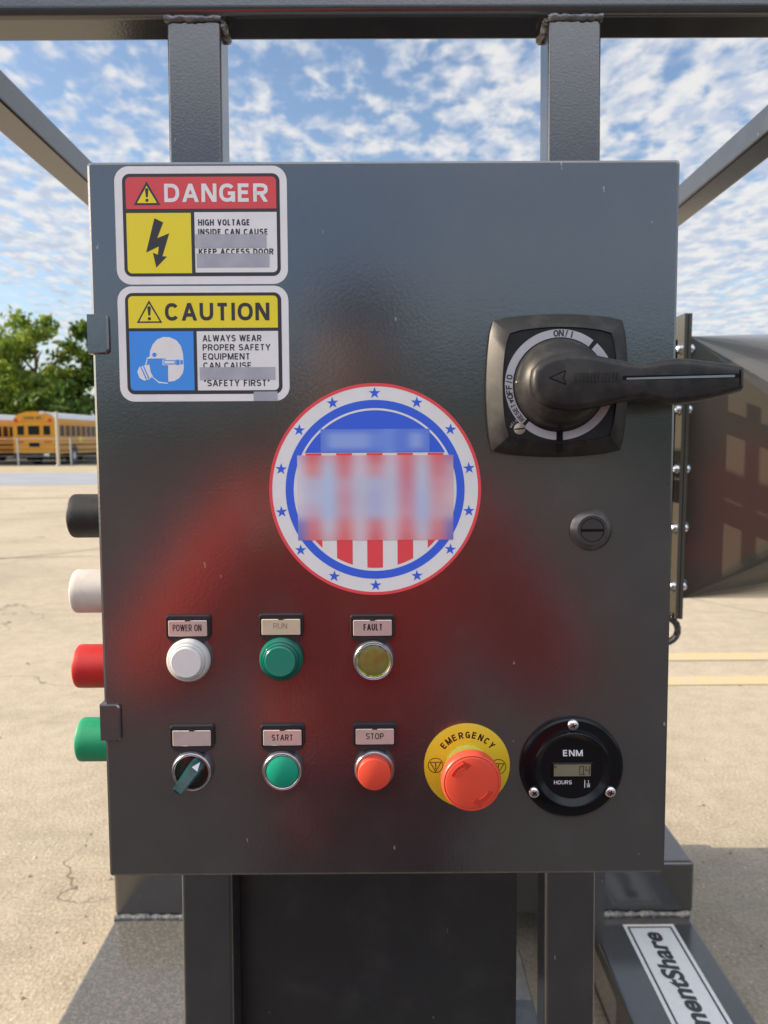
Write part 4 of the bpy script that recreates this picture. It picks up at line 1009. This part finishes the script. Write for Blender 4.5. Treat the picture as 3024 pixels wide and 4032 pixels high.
for xs, sd in ((-.1533, 3), (.1580, 4)):
    sg = 1 if xs < 0 else -1
    obj('weld_bead', bead([(xs, BT + .002, ZB), (xs, BT + .040, ZB)], .0030, sd), WELD, fr, angle=70)
    obj('chipped_weld', bead([(xs + sg * .001, BT + .003, ZB - .003), (xs + sg * .001, BT + .016, ZB - .009), (xs + sg * .0015, BT + .030, ZB - .006)], .0036, sd + 6), CHIP, fr, angle=70)
cvx0, cvx1 = -.2145, .1385
obj('cover_plate', MB().box(cvx0, cvx1, BY + .0405, BY + .0432, -1.28, -.2200), COVER, fr)
for x in (cvx0 + .008, cvx1 - .008):
    obj('bolt', MB().loft([[(x + .0045 * math.cos(k * math.pi / 3), y, -.640 + .0045 * math.sin(k * math.pi / 3)) for k in range(6)] for y in (BY + .0405, BY + .035)]), ZINC, fr)
# skid base, level on the ground: world frame
MI = M.inverted()
def lvl(o): o.matrix_local = MI; return o
LZ = .150
bev(lvl(obj('skid_beam', MB().box(.553, .832, .75, 2.62, .0, LZ), STEEL, fr)), .010, 4)
bev(lvl(obj('skid_beam', MB().box(-.735, -.440, .75, 2.62, .0, LZ), DUSTY, fr)), .010, 4)
bev(lvl(obj('cross_platform', MB().box(-.735, .845, 1.985, 2.60, LZ + .002, LZ + .150), STEEL, fr)), .012, 4)
bev(lvl(obj('tongue_plate', MB().box(-.330, .355, .55, 1.984, .004, .110), mat('blue_grey_paint', (.05, .056, .064), .28, 0, .8, None, (20, .5, (.10, .10, .095))), fr)), .004, 2)
lvl(obj('weld_bead', bead([(.556, 1.981, LZ + .003), (.832, 1.981, LZ + .003)], .0088, 21), WELD, fr, angle=70))
lvl(obj('weld_bead', bead([(-.733, 1.981, LZ + .003), (-.442, 1.981, LZ + .003)], .0088, 22), WELD, fr, angle=70))

# sticker on the right skid beam
o = thing('name_sticker', 'long white sticker with bold black lettering on the right skid beam', 'sticker', (.7055, 1.626, LZ), machine=False)
def PL(u, v, z): return Vector((v, u, z))             # u along the beam (away from the camera), v across
sw, sl_ = .0678, .28
bk = MB().add([PL(-sl_, -sw, .0006), PL(.315, -sw, .0006), PL(.315, sw, .0006), PL(-sl_, sw, .0006)], [(0, 1, 2, 3)]); obj('backing', bk, STICK_W, o, recalc=False)
bd = MB()
d_ = .009; e_ = .014
for a in ((-sl_ + d_, .315 - d_, -sw + d_, -sw + e_), (-sl_ + d_, .315 - d_, sw - e_, sw - d_), (.315 - e_, .315 - d_, -sw + e_, sw - e_), (-sl_ + d_, -sl_ + e_, -sw + e_, sw - e_)):
    bd.add([PL(a[0], a[2], .0009), PL(a[1], a[2], .0009), PL(a[1], a[3], .0009), PL(a[0], a[3], .0009)], [(0, 1, 2, 3)])
obj('border_line', bd, INK_K, o, recalc=False)
me = text_mesh('EquipmentShare', .035)
xs = [v.co.x for v in me.vertices]; ys = [v.co.y for v in me.vertices]
ax, bx, ay, by = min(xs), max(xs), min(ys), max(ys)
tx = MB().add([PL(-.237 + (v.co.x - ax) / (bx - ax) * .52 + .18 * ((v.co.y - ay) / (by - ay) - .5) * .066, .034 - (v.co.y - ay) / (by - ay) * .066, .0012) for v in me.vertices], [tuple(p.vertices) for p in me.polygons])
obj('lettering', tx, INK_K, o, recalc=False)

# ------------------------------------------------------------------ duct and its flange on the right, housing behind the box (level, world frame)
hp = thing('duct_transition', 'dark square-to-round steel duct with a bolted flange right of the control box', 'duct', (.560, 1.45, 0), machine=False)
zc0 = CAM_H - .062
X0, Yf, hs = 0.0, 0.0, .247
nq = 16
sq, el = [], []
for k in range(4 * nq):
    a = -math.pi / 4 + 2 * math.pi * k / (4 * nq)
    c, s_ = math.cos(a), math.sin(a); q_ = max(abs(c), abs(s_))
    sq.append((c / q_ * hs, s_ / q_ * hs)); el.append((c * .365, s_ * .285))
# square-to-round: each square corner fans out to a quarter of the circle
corners = [(hs, hs), (-hs, hs), (-hs, -hs), (hs, -hs)]
body = MB(); vs = []; X1 = .29
toY = lambda u: hs - u                                # u>0 is the camera side
cv = [Vector((.012, hs - cu, zc0 + cw)) for cu, cw in corners]
ev = [Vector((X1, hs - .365 * math.cos(R(360 * k / 64)), zc0 - .005 + .285 * math.sin(R(360 * k / 64)))) for k in range(64)]
allv = cv + ev; fs = []
for ci in range(4):
    for k in range(16):
        fs.append((ci, 4 + ci * 16 + k, 4 + (ci * 16 + k + 1) % 64))
    fs.append((ci, 4 + ((ci + 1) * 16) % 64, (ci + 1) % 4))
body.add(allv, fs)
obj('transition', body, HOPS, hp, angle=.4)
obj('round_duct', MB().loft([[(x, v.y, v.z) for v in ev] for x in (X1 + .001, 1.1)]), HOPS, hp)
def ring_plate(x0, x1, ho, hi):
    mb = MB()
    for (ya, yb, za, zb) in ((hs - ho, hs + ho, zc0 + hi, zc0 + ho + .012), (hs - ho, hs + ho, zc0 - ho - .008, zc0 - hi), (hs - ho, hs - hi, zc0 - hi, zc0 + hi), (hs + hi, hs + ho, zc0 - hi, zc0 + hi)):
        mb.box(x0, x1, ya, yb, za, zb)
    return mb
fl = obj('flange', ring_plate(.000, .006, .273, hs), HOPS, hp)
obj('mating_flange', ring_plate(-.0075, -.0015, .273, hs - .005), HOPS, hp)
for k in range(5):
    z = zc0 + .222 - k * .1105
    for nm, xa, xb in (('bolt_head', .0061, .017), ('nut', -.0185, -.0076)):
        y = hs - .261
        b_ = MB().loft([[(x, y + r * math.cos(i * math.pi / 8), z + r * math.sin(i * math.pi / 8)) for i in range(16)] for x, r in ((xa if nm == 'bolt_head' else xb, .0095), ((xa + xb) / 2, .0092), (xb if nm == 'bolt_head' else xa, .0045))])
        obj(nm, b_, ZINC, hp, angle=60)
eye = MB().tube([(-.018, hs - .262 + .0, zc0 - .268)] + [(-.022 + .024 * math.sin(R(a)), hs - .262, zc0 - .305 + .024 * math.cos(R(a))) for a in range(0, 361, 20)], .0065, 8)
obj('lifting_eye', eye, STEEL, hp)
# added unseen rod with two cross blocks, placed to cast shadows on the duct
lr = thing('shadow_rod', 'added thin vertical rod hidden behind the control box, shaped to cast the shadow on the duct', 'shadow rod', (.470, 1.45, 0), machine=False)
obj('rod', MB().box(-.010, .010, -.0455, -.0365, zc0 - .26, zc0 + .205), STEEL, lr)
for z in (zc0 + .161, zc0 - .004):
    obj('clamp', MB().box(-.012, .012, -.056, .01, z - .016, z + .016), STEEL, lr)
hb_ = thing('machine_housing', 'dark steel housing hidden behind the control box, feeding the duct', 'machine housing', (0, 1.45, 0), machine=False)
bev(obj('shell', MB().box(-.48, .5470, .035, .455, zc0 - .238, zc0 + .238), STEEL, hb_), .01)
bev(obj('shade_box', MB().box(-.15, .215, -.08, .50, .42, zc0 - .2385), STEEL, hb_), .008)  # added unseen box, sized to shade the right skid beam
for x in (-.40, .46):
    obj('leg', MB().box(x - .04, x + .04, .20, .28, LZ + .148, zc0 - .2385), STEEL, hb_)

# ------------------------------------------------------------------ the photographer, known from the reflection in the door
SKIN = mat('skin', (0.42, 0.24, 0.16), 0.5)
SHIRT = mat('red_shirt_cloth', (0.80, 0.050, 0.020), 0.85, 0, .2, (240, .3, .002))
JEAN = mat('dark_jeans', (0.03, 0.035, 0.05), 0.9, 0, .2)
HAIR = mat('dark_cap', (0.015, 0.014, 0.014), 0.8, 0, .2)
SHOE = mat('shoe_leather', (0.03, 0.025, 0.02), 0.6)
def skin(name, verts, edges, radii, m, parent, root=0, sub=2):
    me = bpy.data.meshes.new(name); me.from_pydata(verts, edges, []); me.update()
    o = bpy.data.objects.new(name, me); COL.objects.link(o)
    md = o.modifiers.new('skin', 'SKIN')
    for i, r_ in enumerate(radii):
        sv = me.skin_vertices[0].data[i]
        sv.radius = r_ if isinstance(r_, tuple) else (r_, r_)
        sv.use_root = (i == root)
    sb = o.modifiers.new('sub', 'SUBSURF'); sb.levels = sub; sb.render_levels = sub
    dg_ = bpy.context.evaluated_depsgraph_get()
    me2 = bpy.data.meshes.new_from_object(o.evaluated_get(dg_))
    bpy.data.objects.remove(o)
    me2.name = name
    return link(name, me2, m, parent, 180)
py = -.42
pe = thing('person', 'person in red shirt and dark cap, seen only as a blurred reflection in the door', 'person', (-.045, py, 0), machine=False)
sh, el_, wr = (.19, 0.0, 1.33), (.352, .20, 1.05), (.085, .365, 1.385)
mir = lambda p: (-p[0], p[1], p[2])
# body: pelvis, spine, neck, head; arms to the wrists; legs to the ankles
bv = [(0, 0, .93), (0, 0, 1.10), (0, 0, 1.30), (0, .01, 1.42), (0, .03, 1.52), (0, .05, 1.62), (0, .05, 1.70),
      sh, el_, wr, mir(sh), mir(el_), mir(wr), (.10, 0, .86), (.11, .02, .48), (.12, -.01, .09), (-.10, 0, .86), (-.11, .02, .48), (-.12, -.01, .09)]
be = [(0, 1), (1, 2), (2, 3), (3, 4), (4, 5), (5, 6), (2, 7), (7, 8), (8, 9), (2, 10), (10, 11), (11, 12), (0, 13), (13, 14), (14, 15), (0, 16), (16, 17), (17, 18)]
br = [(.14, .10), (.14, .10), (.15, .10), .06, .062, .095, .07, .055, .042, .030, .055, .042, .030, .085, .060, .040, .085, .060, .040]
obj_b = skin('body', bv, be, br, SKIN, pe)
sv_ = [(0, 0.02, .68), (0, 0, .86), (0, 0, 1.14), (0, 0, 1.32), (0, .01, 1.41), sh, el_, (.13, .335, 1.36), mir(sh), mir(el_), mir((.13, .335, 1.36))]
se = [(0, 1), (1, 2), (2, 3), (3, 4), (3, 5), (5, 6), (6, 7), (3, 8), (8, 9), (9, 10)]
srad = [(.215, .13), (.21, .14), (.20, .14), (.18, .12), .080, .105, .092, .068, .105, .092, .068]
skin('shirt', sv_, se, srad, SHIRT, pe)
skin('trousers', [(0, 0, .93), (.105, 0, .84), (.115, .02, .48), (.12, -.01, .10), (-.105, 0, .84), (-.115, .02, .48), (-.12, -.01, .10)], [(0, 1), (1, 2), (2, 3), (0, 4), (4, 5), (5, 6)], [(.16, .12), .105, .082, .07, .105, .082, .07], JEAN, pe)
skin('cap', [(0, .03, 1.70), (0, .045, 1.745), (0, .15, 1.70)], [(0, 1), (1, 2)], [(.108, .112), .085, (.07, .02)], HAIR, pe)
for sx in (-1, 1):
    skin('shoe', [(sx * .12, -.05, .05), (sx * .12, .06, .045), (sx * .125, .17, .035)], [(0, 1), (1, 2)], [.05, .05, .04], SHOE, pe)
    # hand: palm and five fingers closed on the phone's edge
    wx, wy, wz = sx * .085, .365, 1.385
    hv = [(wx, wy, wz), (sx * .062, .385, 1.42), (sx * .055, .392, 1.445)]
    he = [(0, 1), (1, 2)]; hr = [.026, (.030, .016), (.032, .014)]
    for k in range(4):
        b0_ = len(hv); z = 1.425 + k * .018
        hv += [(sx * .050, .402, z), (sx * .040, .412, z + .004), (sx * .022, .411, z + .004)]
        he += [(2 if k > 1 else 1, b0_), (b0_, b0_ + 1), (b0_ + 1, b0_ + 2)]; hr += [.0095, .0085, .0075]
    b0_ = len(hv); hv += [(sx * .050, .380, 1.435), (sx * .030, .384, 1.455)]; he += [(1, b0_), (b0_, b0_ + 1)]; hr += [.010, .009]
    skin('hand', hv, he, hr, SKIN, pe, 0, 1)
ph = thing('phone', 'black phone held up in both hands by the person in red', 'phone', (0, -.006, CAM_H - .045), machine=False)
bev(obj('case', MB().box(-.036, .036, -.0085, -.001, -.075, .075), GLOSSBLK, ph), .003, 3)
obj('screen', MB().box(-.033, .033, -.0092, -.0086, -.071, .071), PIT, ph)

# trees across the yard behind the photographer, mirrored in the glossy paint
rnd = random.Random(77)
ft = MB()
for k in range(26):
    c = crown_mb(rnd, rnd.uniform(4, 6), .2, rnd.uniform(8.5, 12), 22, 34, 0.75)
    off = Vector((-78 + k * 6 + rnd.uniform(-2, 2), -58 + rnd.uniform(-4, 4), 0))
    ft.add([v + off for v in c.v], c.f)
tag(obj('far_trees', ft, LEAF2, recalc=False), kind='stuff')
